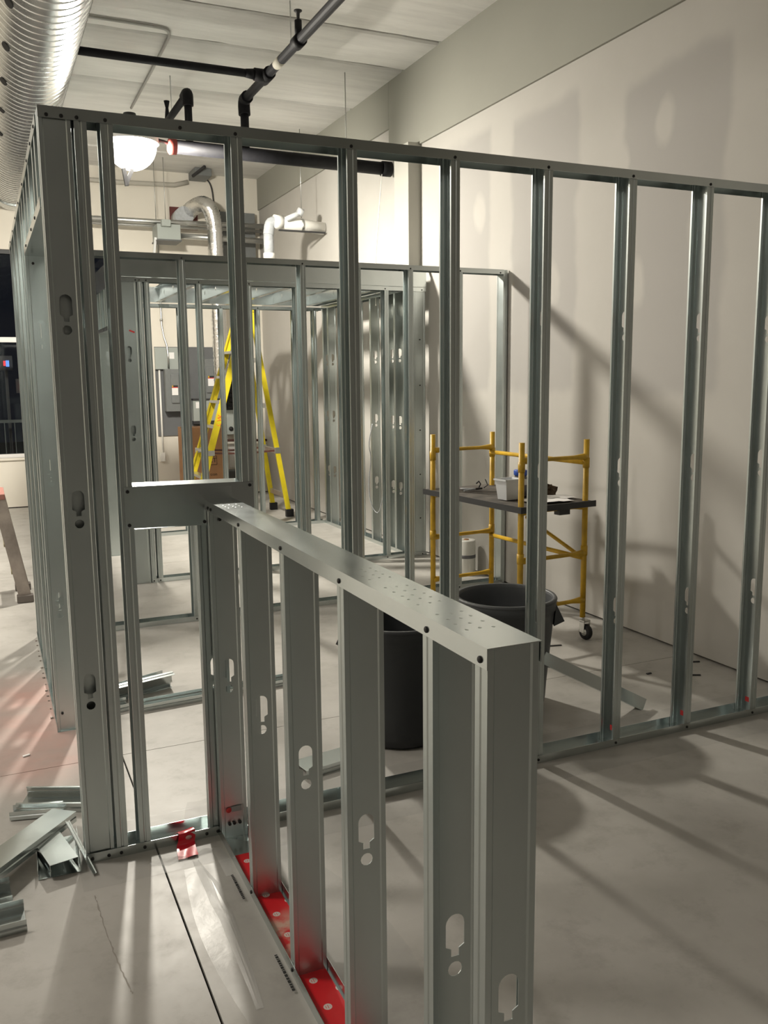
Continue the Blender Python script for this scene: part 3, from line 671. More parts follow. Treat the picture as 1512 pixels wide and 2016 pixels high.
# rolling scaffold
sc = thing('rolling_scaffold', 'small yellow tubular rolling scaffold with a dirty platform near the drywall', 'scaffold', (2.60, 1.828, 0), (0, 0, math.radians(5.0)))
SW, SL, SH = 0.49, 0.95, 1.24
def spost(x, y):
    link('post', MB().tube([(x, y, 0.14), (x, y, SH)], 0.0175, 12).tube([(x, y, 0.53), (x, y, 0.59)], 0.021, 12).tube([(x, y, 1.07), (x, y, 1.13)], 0.021, 12).mesh('post'), YEL, sc, local=True)
    M = Matrix.Translation((x+0.012, y-0.02, 0.048)) @ Matrix.Rotation(PI/2, 4, 'Y')
    cs = link('caster', MB().lathe([(0.0, -0.014), (0.044, -0.016), (0.049, -0.008), (0.049, 0.008), (0.044, 0.016), (0.0, 0.014)], 18, M).mesh('caster'), RUB, sc, local=True)
    fk = MB().box(x-0.014, y-0.03, 0.045, x-0.008, y+0.01, 0.115).box(x+0.032, y-0.03, 0.045, x+0.038, y+0.01, 0.115).box(x-0.014, y-0.03, 0.11, x+0.038, y+0.015, 0.122).tube([(x, y, 0.115), (x, y, 0.16)], 0.014, 10)
    fk.lathe([(0.0, -0.02), (0.022, -0.02), (0.024, 0), (0.022, 0.02), (0, 0.02)], 12, M)
    f_ = link('caster_fork', fk.mesh('caster_fork'), ALU, cs); f_.location = (0, 0, 0)
for sx in (-1, 1):
    for sy in (-1, 1): spost(sx*SW/2, sy*SL/2)
def srung(name, a, b):
    a, b = Vector(a), Vector(b); d = b-a; pts = [a+d*f for f in (0, 0.06, 0.14, 0.2, 0.8, 0.86, 0.94, 1)]
    link(name, MB().tube(pts, [0.021, 0.020, 0.015, 0.0125, 0.0125, 0.015, 0.020, 0.021], 10).mesh(name), YEL, sc, local=True)
for sy in (-1, 1):
    for z in (1.135, 0.835, 0.545, 0.250): srung('rung', (-SW/2, sy*SL/2, z), (SW/2, sy*SL/2, z))
for sx, zs in ((1, (1.10, 0.515)),):
    for z in zs: link('side_rail', MB().tube([(sx*(SW/2-0.01), -SL/2, z), (sx*(SW/2-0.01), SL/2, z)], 0.014, 10).mesh('side_rail'), YEL, sc, local=True)
link('diagonal_brace', MB().tube([(SW/2-0.02, -SL/2, 0.52), (SW/2-0.03, 0.05, 0.70)], 0.012, 8).mesh('diagonal_brace'), YEL, sc, local=True)
pf = link('platform', MB().box(-SW/2-0.035, -SL/2-0.045, 0.848, SW/2+0.035, SL/2+0.06, 0.868).mesh('platform', bevel=0.003), PLANK, sc, local=True)
link('platform_edge', MB().box(-SW/2-0.040, -SL/2-0.05, 0.836, -SW/2-0.034, SL/2+0.065, 0.872).box(-SW/2-0.04, -SL/2-0.052, 0.836, SW/2+0.04, -SL/2-0.044, 0.872).mesh('platform_edge'), DARKM, pf, local=True)
link('hook', MB().box(0.02, -SL/2-0.03, 0.80, 0.10, -SL/2+0.02, 0.848).mesh('hook'), DARKM, pf, local=True)
ZP = 0.8725
# things on the platform
tb = thing('plastic_tub', 'cloudy white plastic tub standing on the scaffold platform', 'tub', (2.495, 1.62, ZP), (0, 0, 0.15))
link('tub_body', MB().add([(sx*a, sy*a*0.8, z) for z, a in ((0, 0.052), (0.125, 0.068), (0.125, 0.063), (0.01, 0.048)) for sx, sy in ((-1, -1), (1, -1), (1, 1), (-1, 1))],
    [(3, 2, 1, 0)] + [(l*4+k, l*4+(k+1) % 4, l*4+4+(k+1) % 4, l*4+4+k) for l in range(3) for k in range(4)] + [(12, 13, 14, 15)]).mesh('tub_body', bevel=0.002), TUBP, tb, local=True)
link('tub_rim', MB().box(-0.074, -0.060, 0.118, 0.074, -0.054, 0.128).box(-0.074, 0.054, 0.118, 0.074, 0.060, 0.128).box(-0.074, -0.06, 0.118, -0.068, 0.06, 0.128).box(0.068, -0.06, 0.118, 0.074, 0.06, 0.128).mesh('tub_rim'), TUBP, tb, local=True)
jr = thing('plastic_jar', 'dark jar with a bright blue lid behind the cloudy tub', 'jar', (2.632, 1.70, ZP))
link('jar_body', MB().lathe([(0, 0), (0.042, 0), (0.045, 0.008), (0.045, 0.11), (0.038, 0.125), (0.038, 0.135), (0, 0.135)], 20).mesh('jar_body'), JARC, jr, local=True)
link('jar_label', MB().lathe([(0.0452, 0.075), (0.0456, 0.076), (0.0456, 0.112), (0.0452, 0.113)], 20).mesh('jar_label'), TUBP, jr, local=True)
link('jar_lid', MB().lathe([(0.0, 0.166), (0.042, 0.166), (0.044, 0.162), (0.044, 0.137), (0.041, 0.134)], 24).mesh('jar_lid'), BLUE, jr, local=True)
def crumple(fx, nu, nv, seed, amp):
    r = random.Random(seed); g = {}
    def fn(u, v):
        k = (round(u*nu), round(v*nv)); 
        if k not in g: g[k] = r.uniform(0, amp)
        p = Vector(fx(u, v)); p.z += g[k]; return p
    return MB().sheet(fn, nu, nv)
sh = MB()
sh2 = crumple(lambda u, v: (-0.15+0.30*u+0.05*v, -0.10+0.20*v, 0.001+0.004*math.sin(3*u)), 8, 6, 5, 0.004).mesh('paper_sheets')
tag(link('paper_sheets', sh2, PAPER, None, (2.63, 1.445, ZP+0.002), (0, 0, 0.05)), 'sheaf of white papers lying at the near end of the platform', 'paper')
sh3 = crumple(lambda u, v: (-0.10+0.2*u, -0.07+0.14*v, 0.006), 6, 4, 6, 0.004).mesh('paper_sheet')
tag(link('paper_sheet', sh3, PAPER, None, (2.78, 1.52, ZP+0.002), (0, 0, -0.25)), 'single creased paper lying under the brown rag edge', 'paper')
def blob(name, r, s, seed, n=12):
    rr = random.Random(seed); vs = []; fs = []
    for i in range(n//2+1):
        for k in range(n):
            a = PI*i/(n//2); q = r*(1+rr.uniform(-0.35, 0.3))
            vs.append((q*math.sin(a)*math.cos(2*PI*k/n)*s[0], q*math.sin(a)*math.sin(2*PI*k/n)*s[1], max(0.0, (q*math.cos(a)*0.9+r*0.5)*s[2])))
    for i in range(n//2):
        for k in range(n): fs.append((i*n+k, (i+1)*n+k, (i+1)*n+(k+1) % n, i*n+(k+1) % n))
    return MB().add(vs, fs).mesh(name)
tag(link('work_glove', blob('work_glove', 0.055, (1.3, 1.0, 0.75), 3), RAG, None, (2.84, 1.72, ZP)), 'crumpled dark brown glove on the platform beside the post', 'glove')
pl_ = thing('pliers', 'pair of dusty pliers lying open at the far end of the platform', 'tool', (2.53, 2.08, ZP))
link('handle', MB().tube([(-0.10, -0.02, 0.008), (-0.03, 0.0, 0.01), (0.0, 0.004, 0.01)], 0.006, 8).mesh('handle'), GPVC, pl_, local=True)
link('handle', MB().tube([(-0.09, 0.05, 0.012), (-0.03, 0.012, 0.012), (0.0, 0.004, 0.01)], 0.006, 8).mesh('handle'), GPVC, pl_, local=True)
link('jaw', MB().bar((0, 0.004, 0.01), (0.05, 0.006, 0.012), 0.014, 0.012).mesh('jaw'), DARKM, pl_, local=True)
wr_ = thing('wire_scrap', 'twisted dark wire scrap standing up behind the pliers', 'wire', (2.60, 2.16, ZP))
link('strand', MB().tube([(0, 0, 0.004), (0.02, 0.01, 0.03), (0.0, 0.0, 0.05), (-0.02, 0, 0.035)], 0.005, 6).mesh('strand'), DARKM, wr_, local=True)
link('strand', MB().tube([(0.04, 0, 0.004), (0.07, 0.0, 0.02), (0.05, 0.0, 0.06)], 0.004, 6).mesh('strand'), DARKM, wr_, local=True)

# film roll by the wall
fr_ = thing('film_roll', 'white roll of plastic film standing upright against the drywall with a grey band', 'roll', (3.145, 3.28, 0))
link('roll_body', MB().lathe([(0.0, 0.002), (0.072, 0.002), (0.076, 0.008), (0.076, 0.285), (0.072, 0.292), (0.022, 0.292), (0.02, 0.28)], 28).mesh('roll_body'), ROLLM, fr_, local=True)
link('band', MB().lathe([(0.0764, 0.145), (0.0772, 0.146), (0.0772, 0.172), (0.0764, 0.173)], 28).mesh('band'), BANDG, fr_, local=True)
link('core', MB().lathe([(0.021, 0.28), (0.021, 0.298), (0.015, 0.298), (0.015, 0.28)], 16).mesh('core'), CARD, fr_, local=True)

# hairline cracks in the slab
def crack(pts, seed):
    r = random.Random(seed); vs = []; P = smooth_path(pts, 3)
    for i, p in enumerate(P):
        q = Vector((r.uniform(-0.0018, 0.0018), 0, 0)); wd = 0.0024*r.uniform(0.3, 1.2); vs += [p+q+Vector((-wd, 0, 0.0004)), p+q+Vector((wd, 0, 0.0004))]
    me = MB().add(vs, [(2*i, 2*i+1, 2*i+3, 2*i+2) for i in range(len(P)-1)]).mesh('hairline_crack'); struct('hairline_crack', me, CRK, parent=fl)
CRK = plain('crack_grime', (0.29, 0.27, 0.24), 0.9)
def smooth_path(P, it=3):
    P = [Vector(p) for p in P]
    for _ in range(it):
        Q = [P[0]]
        for a, b_ in zip(P, P[1:]): Q += [a.lerp(b_, 0.25), a.lerp(b_, 0.75)]
        P = Q+[P[-1]]
    return P
crack([(-0.19, -0.205, 0), (-0.183, -0.35, 0), (-0.175, -0.50, 0), (-0.165, -0.60, 0), (-0.150, -0.72, 0)], 1)
# clear film under the tracks, tape, printed marks
def wsheet(x0, x1, y0, y1, nu, nv, seed, amp, z=0.0008):
    r = random.Random(seed)
    ph = [r.uniform(0, 6.28) for _ in range(8)]
    def fn(u, v):
        x, y = x0+(x1-x0)*u, y0+(y1-y0)*v
        h = (math.sin(x*23+ph[0]+3*y)+math.sin(y*31+ph[1]+5*x)+math.sin((x+y)*47+ph[2]))/6+0.5
        return (x, y, z+amp*h*h)
    return MB().sheet(fn, nu, nv)
tag(link('plastic_film', wsheet(-0.22, 3.22, -0.172, -0.003, 120, 8, 1, 0.004).mesh('plastic_film'), FILM), 'strip of clear plastic film sticking out along the front stud frame base', 'film')
tag(link('plastic_film', wsheet(-0.09, 3.22, 0.096, 0.24, 120, 8, 2, 0.004).mesh('plastic_film'), FILM), 'strip of clear plastic film behind the front stud frame base', 'film')
def kfilm():
    b = MB()
    r = random.Random(9)
    def f1(u, v):
        y = -0.18-1.7*v; wd = 0.16+0.03*math.sin(v*7); x = XK-0.004-wd*(1-u)
        h = max(0, math.sin(u*6+v*9)*math.sin(v*23+u*4)); return (x, y, 0.001+0.003*h*(1-u))
    b.sheet(f1, 10, 60)
    return b
tag(link('plastic_film', kfilm().mesh('plastic_film'), FILM), 'wrinkled clear plastic film on the near side of the knee wall base', 'film')
tag(link('plastic_film', MB().sheet(lambda u, v: (XK+0.098+(0.10+0.14*math.sin(v*PI*1.2))*u, -0.16-1.5*v, 0.001+0.005*max(0, math.sin(u*5+v*11)*math.sin(v*17+u*3))), 10, 60).mesh('plastic_film'), FILM), 'wrinkled clear plastic film on the far side of the knee wall base', 'film')
# glossy twisted film ridge
def ridge(name, pts, wds, hs, label):
    b = MB(); vs = []; n = len(pts); rr = random.Random(2)
    for i, p in enumerate(pts):
        p = Vector(p); d = Vector(pts[min(i+1, n-1)])-Vector(pts[max(i-1, 0)]); sd = Vector((-d.y, d.x, 0)).normalized()
        for k in range(7):
            q = k/6*2-1; vs.append(p+sd*q*wds[i]/2+Vector((0, 0, 0.0015+hs[i]*(1-abs(q))*rr.uniform(0.35, 1.0))))
    fs = [(i*7+k, i*7+k+1, (i+1)*7+k+1, (i+1)*7+k) for i in range(n-1) for k in range(6)]
    b.add(vs, fs, False); return tag(link(name, b.mesh(name), FILM2), label, 'film')
FILM2 = None
def film2():
    m, n, l, b = nt('folded_film'); out = n['Material Output']
    setp(b, Base_Color=(0.82, 0.82, 0.80), Roughness=0.2, Specular_IOR_Level=0.5)
    tr = n.new('ShaderNodeBsdfTransparent'); mx = n.new('ShaderNodeMixShader'); mx.inputs[0].default_value = 0.3
    l.new(tr.outputs[0], mx.inputs[1]); l.new(b.outputs[0], mx.inputs[2]); l.new(mx.outputs[0], out.inputs[0]); return m
FILM2 = film2()
ridge('plastic_fold', [(0.145, -0.135, 0), (0.15, -0.22, 0), (0.16, -0.31, 0), (0.158, -0.40, 0), (0.162, -0.50, 0), (0.157, -0.62, 0), (0.15, -0.78, 0), (0.142, -0.92, 0)], [0.02, 0.035, 0.05, 0.05, 0.045, 0.04, 0.03, 0.02], [0.016, 0.024, 0.026, 0.022, 0.018, 0.012, 0.007, 0.002], 'shiny pinched fold of clear film running from the red tape along the floor')
ridge('plastic_fold', [(0.125, -0.115, 0), (0.09, -0.10, 0), (0.06, -0.105, 0), (0.035, -0.095, 0), (0.0, -0.10, 0)], [0.02, 0.04, 0.05, 0.045, 0.02], [0.010, 0.012, 0.010, 0.006, 0.002], 'short shiny fold of clear film beside the red tape along the track')
ridge('plastic_fold', [(0.15, -0.11, 0), (0.19, -0.09, 0), (0.225, -0.10, 0), (0.235, -0.18, 0), (0.225, -0.28, 0)], [0.02, 0.04, 0.04, 0.04, 0.02], [0.008, 0.01, 0.008, 0.006, 0.002], 'curved shiny fold of clear film between the red tape and knee wall')
# film lapping up over the bottom track behind
tag(link('plastic_flap', MB().sheet(lambda u, v: (0.155+0.115*u+0.01*v, 0.092-0.03*v*v+0.003*math.sin(u*9), 0.030+0.085*v+0.004*math.sin(u*7+v*3)), 10, 8).mesh('plastic_flap'), FILM), 'clear film flap standing up from the track beside the cripple stud', 'film')
# red tape draped over the bottom track
def tapefn(u, v):
    path = [(0.055, 0.012), (0.030, 0.030), (0.012, 0.038), (-0.004, 0.0375), (-0.0065, 0.030), (-0.010, 0.012), (-0.02, 0.004), (-0.06, 0.0035), (-0.115, 0.0045)]
    s = v*(len(path)-1); i = min(int(s), len(path)-2); f = s-i
    y = path[i][0]*(1-f)+path[i+1][0]*f; z = path[i][1]*(1-f)+path[i+1][1]*f
    return (0.106+0.054*u+0.014*v*(u-0.3)+0.012*math.sin(v*4), y+0.012*(u-0.5)*(1-v)*2, z+0.0012*math.sin(u*5+v*9)+0.004*v*max(0, math.sin(u*4+v*5)))
TAPE2 = plain('red_tape_plain', (0.68, 0.012, 0.03), 0.28)
tp_ = tag(link('red_tape', MB().sheet(tapefn, 10, 32).mesh('red_tape'), TAPE2), 'crumpled red tape piece draped over the bottom track onto the floor', 'tape')
link('printed_logo', MB().lathe([(0.0, 0.0004), (0.011, 0.0002), (0.011, 0.0)], 16, Matrix.Translation((0.150, -0.0105, 0.0205)) @ Matrix.Rotation(PI/2, 4, 'X') @ Matrix.Scale(0.75, 4, (0, 1, 0))).mesh('printed_logo'), plain('tape_print', (0.66, 0.52, 0.48), 0.5), tp_)
# illegible black print on the film edge along the knee wall
def printmark(label, y0, y1, x):
    b = MB(); r = random.Random(int(-y0*100)); y = y0
    while y > y1:
        wd = r.choice((0.004, 0.006, 0.009, 0.012)); b.box(x-0.004, y-wd, 0.0085, x+0.004, y, 0.0090); y -= wd+0.003
    o = link('printed_marks', b.mesh('printed_marks'), BLK); o['kind'] = 'stuff'; o['label'] = label; o['category'] = 'print'
printmark('row of tiny black print on the film nearest the blocking', -0.29, -0.44, XK-0.030)
printmark('row of tiny black print on the film farther along the knee wall', -0.74, -0.90, XK-0.022)
def chip(label, p, s, rz, mat=None): tag(link('debris_chip', MB().bar((-s/2, 0, 0.003), (s/2, 0, 0.004), 0.012, 0.005).mesh('debris_chip'), mat or DARKM, None, p, (0, 0, rz)), label, 'debris', 'floor debris')
chip('thin dark sliver on the floor beside the scaffold caster', (2.63, 1.33, 0), 0.12, -0.25)
chip('small dark chip alone on the floor right of the leaning track', (2.81, 0.68, 0), 0.03, 0.0)
chip('thin dark sliver lying by the drywall base', (3.14, 0.74, 0), 0.14, -0.4)
chip('small dark chip near the wall foot in front of the sliver', (3.02, 0.55, 0), 0.05, -0.5)
chip('pale chip on the pink dusted floor by the doorway', (-0.34, 1.02, 0), 0.03, 0.3, PAPER)
chip('tiny curled black shaving near the knee wall film', (0.10, -0.98, 0), 0.02, 0.3)
for i, (x, y) in enumerate(((-0.19, 1.02), (-0.205, 2.05))):
    pass
# shim rubble along the left partition base
b = MB(); rr = random.Random(8)
for k in range(14):
    y = 1.45+k*0.105+rr.uniform(-0.03, 0.03); s = rr.uniform(0.003, 0.006)
    b.box(-s, -s, 0, s, s, s*1.2, Matrix.Translation((XLW-0.008-s, y, 0.0003)) @ Matrix.Rotation(rr.uniform(0, 1.5), 4, 'Z'))
o = link('rubble', b.mesh('rubble'), DUSTW); o['kind'] = 'stuff'; o['label'] = 'row of small rubble crumbs along the doorway partition base'; o['category'] = 'rubble'

# old dusty step frame at the left
sl = thing('step_ladder', 'low dusty old stepladder with worn yellowish steps standing beyond the doorway partition', 'ladder', (-0.22, 3.95, 0))
GRUB = plain('grey_rubber', (0.16, 0.14, 0.125), 0.8)
for dy in (0.0, 0.42):
    a, b_ = Vector((0, dy, 0.03)), Vector((-0.135, dy, 0.80))
    link('rail', MB().bar(a, b_, 0.085, 0.016, (0, 1, 0)).bar(a+Vector((-0.04, 0.02, 0)), b_+Vector((-0.04, 0.02, 0)), 0.008, 0.05, (0, 1, 0)).bar(a+Vector((0.04, 0.02, 0)), b_+Vector((0.04, 0.02, 0)), 0.008, 0.05, (0, 1, 0)).mesh('rail'), DUSTW, sl, local=True)
    link('foot', MB().box(-0.06, dy-0.035, 0.0, 0.055, dy+0.045, 0.055).mesh('foot', bevel=0.006), GRUB, sl, local=True)
    c = Vector((-0.52, dy+0.02, 0.03)); link('rear_rail', MB().bar(c, Vector((-0.21, dy+0.02, 0.80)), 0.04, 0.025, (0, 1, 0)).mesh('rear_rail'), DUSTW, sl, local=True)
    link('foot', MB().box(-0.555, dy-0.01, 0.0, -0.485, dy+0.05, 0.05).mesh('foot', bevel=0.006), GRUB, sl, local=True)
for k in range(3):
    f = 0.26+0.27*k; link('step', MB().box(-0.135*f-0.05, 0.01, 0.015+0.77*f, -0.135*f+0.035, 0.43, 0.035+0.77*f).mesh('step'), DIRTY, sl, local=True)
link('top_cap', MB().box(-0.26, -0.02, 0.775, -0.09, 0.46, 0.815).mesh('top_cap', bevel=0.006), plain('faded_red', (0.36, 0.16, 0.13), 0.7), sl, local=True)
for z in (0.25, 0.55): link('rear_brace', MB().bar((-0.52+0.31*z/0.8, 0.02, z), (-0.52+0.31*z/0.8, 0.46, z), 0.02, 0.03).mesh('rear_brace'), DIRTY, sl, local=True)

# yellow stepladder in the back
yl = thing('yellow_stepladder', 'tall yellow fibreglass stepladder standing open by the back wall panels', 'ladder', (2.24, 7.26, 0))
AP = 2.40
def lp(x0, x1, sy, f): return Vector((x0+(x1-x0)*f, sy*(0.32-0.14*f), AP*f))
for sy in (-1, 1):
    a, b_ = lp(-0.575, 0.165, sy, 0.02), lp(-0.575, 0.165, sy, 1)
    link('front_rail', MB().bar(a, b_, 0.075, 0.012, (0, 1, 0)).bar(a+Vector((0.03, -sy*0.014, 0)), b_+Vector((0.03, -sy*0.014, 0)), 0.010, 0.034, (0, 1, 0)).bar(a+Vector((-0.03, -sy*0.014, 0)), b_+Vector((-0.03, -sy*0.014, 0)), 0.010, 0.034, (0, 1, 0)).mesh('front_rail'), LADY, yl, local=True)
    a, b_ = lp(0.58, 0.225, sy, 0.03), lp(0.58, 0.225, sy, 1)
    link('rear_rail', MB().bar(a, b_, 0.055, 0.028, (0, 1, 0)).mesh('rear_rail'), LADY, yl, local=True)
    for x in (-0.575, 0.58):
        p = lp(x, x*0.1, sy, 0); link('foot', MB().box(p.x-0.045, p.y-0.03, 0, p.x+0.045, p.y+0.03, 0.09).mesh('foot', bevel=0.004), RUB, yl, local=True)
for k in range(1, 8):
    f = (0.282*k-0.04)/AP
    a, b_ = lp(-0.575, 0.165, -1, f), lp(-0.575, 0.165, 1, f); link('step', MB().box(a.x-0.042, a.y, a.z-0.02, a.x+0.04, b_.y, a.z+0.01).mesh('step'), ALU, yl, local=True)
for z in (0.25, 0.78, 1.31, 1.84):
    f = z/AP; a, b_ = lp(0.58, 0.225, -1, f), lp(0.58, 0.225, 1, f); link('rear_brace', MB().bar(a, b_, 0.02, 0.055, (0, 0, 1)).mesh('rear_brace'), ALU, yl, local=True)
for sy in (-1, 1):
    f = 0.79/AP; a = lp(-0.575, 0.165, sy, f); c = lp(0.58, 0.225, sy, f)
    link('spreader', MB().bar(a, (a+c)/2+Vector((0, 0, -0.02)), 0.012, 0.022).bar((a+c)/2+Vector((0, 0, -0.02)), c, 0.012, 0.022).mesh('spreader'), COPPER, yl, local=True)
    link('bracket', MB().box(a.x-0.05, a.y-0.014, a.z-0.03, a.x+0.05, a.y+0.014, a.z+0.03).mesh('bracket', bevel=0.003), ALU, yl, local=True)
    link('bracket', MB().box(c.x-0.035, c.y-0.02, c.z-0.035, c.x+0.035, c.y+0.02, c.z+0.035).mesh('bracket', bevel=0.003), ALU, yl, local=True)
link('top_cap', MB().box(0.10, -0.21, AP-0.02, 0.29, 0.21, AP+0.05).mesh('top_cap', bevel=0.01), LADY, yl, local=True)
def text_mesh(name, s, size, ext=0.0005):
    cu = bpy.data.curves.new(name, 'FONT'); cu.body = s; cu.size = size; cu.extrude = ext; cu.align_x = 'CENTER'; cu.align_y = 'CENTER'; cu.resolution_u = 3
    o = bpy.data.objects.new(name, cu); me = bpy.data.meshes.new_from_object(o); bpy.data.objects.remove(o); return me
f = 1.15/AP; a = lp(-0.575, 0.165, -1, f)
link('marker_letters', text_mesh('marker_letters', 'K W', 0.075), ORG, yl, (a.x+0.012, a.y-0.0085, a.z), (PI/2, math.radians(-79), 0), local=True)

# carton
cb = thing('cardboard_box', 'tall brown cardboard carton with black print behind the stepladder', 'carton', (2.22, 8.8, 0))
link('carton_body', MB().box(-0.27, -0.2, 0.0, 0.27, 0.2, 1.0).mesh('carton_body', bevel=0.004), CARD, cb, local=True)
link('flap_seam', MB().box(-0.272, -0.004, 0.99, 0.272, 0.004, 1.003).mesh('flap_seam'), BLK, cb, local=True)
lg = MB(); 
for q in ((0.03, 0.50, 0.035, 0.62), (0.145, 0.50, 0.15, 0.62), (0.03, 0.50, 0.15, 0.506), (0.03, 0.614, 0.15, 0.62)): lg.box(q[0], -0.2025, q[1], q[2], -0.2008, q[3])
link('printed_frame', lg.mesh('printed_frame'), BLK, cb, local=True)
link('printed_letters', text_mesh('printed_letters', 'CT', 0.085), BLK, cb, (0.09, -0.2018, 0.56), (PI/2, 0, 0), local=True)
link('printed_letters', text_mesh('printed_letters', 'tion', 0.06), BLK, cb, (0.10, -0.2018, 0.375), (PI/2, 0, 0), local=True)
link('printed_letters', text_mesh('printed_letters', 'IIIII', 0.07), plain('faint_ink', (0.22, 0.11, 0.05), 0.8), cb, (-0.08, -0.2018, 0.76), (PI/2, PI/2, 0), local=True)

# electrical backboard and boxes on the back wall
YW = YB
bb = thing('backboard', 'grey painted plywood backboard carrying the electrical boxes', 'board', (2.3, YW-0.01, 0.86))
link('sheet', MB().box(1.74, YW-0.022, 0.865, 2.90, YW-0.002, 2.065).mesh('sheet'), BOARD, bb)
def ebox(label, x0, z0, x1, z1, d, mat, cover=None, name='electrical_box', lab=None, dd=0.0):
    t = thing(name, label, 'electrical box', ((x0+x1)/2, YW-0.022, z0)); y = YW-0.0225
    link('case', MB().box(x0, y-d, z0, x1, y, z1).mesh('case', bevel=0.004), mat, t)
    if cover:
        link('door', MB().box(cover[0], y-d-0.022, cover[1], cover[2], y-d+0.004, cover[3]).mesh('door', bevel=0.010), mat, t)
    if lab:
        lx, lz, w_, h_ = lab; yy = y-d-(0.0225 if cover else 0.0005)
        q = link('warning_label', MB().box(lx, yy-0.001, lz, lx+w_, yy, lz+h_).mesh('warning_label'), PAPER, t)
        if cover:
            link('label_header', MB().box(lx, yy-0.0012, lz+h_, lx+w_, yy, lz+h_*1.12).mesh('label_header'), REDL, q)
            link('label_header', MB().box(lx+w_*0.25, yy-0.0012, lz+h_*1.12, lx+w_, yy, lz+h_*1.36).mesh('label_header'), BLK, q)
            link('label_header', MB().box(lx+w_*0.05, yy-0.0012, lz+h_*1.12, lx+w_*0.25, yy, lz+h_*1.36).mesh('label_header'), YEL, q)
    return t
ebox('light grey junction box at the upper corner of the backboard', 1.735, 1.765, 2.075, 2.055, 0.06, PANELL, None, lab=(1.905, 1.905, 0.085, 0.085))
ebox('large grey disconnect box under the light junction box', 1.84, 1.20, 2.07, 1.765, 0.16, PANEL, (1.91, 1.31, 2.02, 1.70), lab=(1.915, 1.42, 0.082, 0.095))
link('handle', MB().box(2.075, YW-0.20, 1.36, 2.10, YW-0.12, 1.62).mesh('handle', bevel=0.004), BLK, bpy.data.objects['electrical_box.001'])
ebox('grey disconnect box with a white label nearer the foil wrapped duct', 2.36, 1.36, 2.60, 1.90, 0.12, PANEL, (2.40, 1.44, 2.55, 1.80), lab=(2.418, 1.535, 0.085, 0.10))
ebox('pale grey low cabinet directly above the cardboard carton', 2.205, 1.06, 2.56, 1.34, 0.13, PANELL, None, lab=(2.24, 1.235, 0.06, 0.085))
for z0, z1 in ((1.34, 1.365), (1.02, 1.06)): link('dark_edge', MB().box(2.205, YW-0.16, z0, 2.56, YW-0.03, z1).mesh('dark_edge'), DARKM, bpy.data.objects['electrical_box.003'])
mb_ = ebox('open meter box with black breakers right of the foil duct', 2.66, 0.86, 2.92, 1.20, 0.12, PANELL)
link('dial', MB().lathe([(0, 0.02), (0.03, 0.015), (0.032, 0)], 14, Matrix.Translation((2.72, YW-0.145, 0.94)) @ Matrix.Rotation(PI/2, 4, 'X')).mesh('dial'), BLK, mb_)
br_ = thing('breaker_row', 'black breaker row mounted above the open meter box', 'breaker', (2.79, YW-0.03, 1.22))
link('breaker_back', MB().box(2.70, YW-0.09, 1.22, 2.90, YW-0.023, 1.72).mesh('breaker_back'), DARKM, br_)
for k in range(7): link('breaker', MB().box(2.715, YW-0.12, 1.25+k*0.064, 2.885, YW-0.09, 1.30+k*0.064).mesh('breaker', bevel=0.004), BLK, br_)
nb = thing('notice_sheet', 'white notice sheet below the meter box on the back wall', 'notice', (2.78, YW, 0.4))
link('sheet', MB().box(2.72, YW-0.006, 0.38, 2.83, YW-0.001, 0.72).mesh('sheet'), PAPER, nb)
gb = thing('lower_cabinet', 'dark grey lower cabinet beneath the white notice', 'cabinet', (2.78, YW, 0.0))
link('case', MB().box(2.63, YW-0.15, 0.0, 2.95, YW-0.007, 0.36).mesh('case', bevel=0.004), PANEL, gb)
link('door', MB().box(2.65, YW-0.16, 0.03, 2.93, YW-0.15, 0.34).mesh('door'), PANELD, gb)
def pipe(name, label, cat, path, r, mat, extra=(), n=12, group=None):
    t = thing(name, label, cat, path[0], group=group); link('tube', MB().tube(path, r, n).mesh('tube'), mat, t)
    if name == 'conduit': t['group'] = 'conduits'
    for nm, me, mt, p, rot in extra: link(nm, me, mt, t, p, rot)
    return t
def clampm(r): return MB().lathe([(r, -0.012), (r+0.008, -0.012), (r+0.008, 0.012), (r, 0.012)], 12).mesh('clamp')
pipe('conduit', 'bright steel conduit bending down the back wall into the light junction box', 'conduit', [(1.85, YW-0.03, 3.6), (1.85, YW-0.03, 2.36), (1.87, YW-0.045, 2.20), (1.90, YW-0.075, 2.08), (1.905, YW-0.10, 1.95), (1.905, YW-0.10, 1.78)], 0.014, CONDT, [('clamp', clampm(0.014), CONDT, (1.85, YW-0.03, 2.42), None)])
pipe('conduit', 'thin white conduit strip running down beside the backboard edge', 'conduit', [(1.79, YW-0.037, 1.76), (1.79, YW-0.037, 0.62)], 0.013, WPVC, [('end_box', MB().box(-0.035, -0.025, -0.06, 0.03, 0.025, 0.06).mesh('end_box'), WPVC, (1.78, YW-0.03, 0.58), None)])
pipe('supply_pipe', 'dark reddish horizontal pipe low on the back wall behind the ladder', 'pipe', [(2.30, 8.98+0.2, 0.79), (3.24, 9.18, 0.76)], 0.018, COPPER, [('coupling', MB().lathe([(0.018, -0.03), (0.027, -0.03), (0.027, 0.03), (0.018, 0.03)], 12).mesh('coupling'), DARKM, (2.98, 9.18, 0.77), (0, PI/2, 0))])

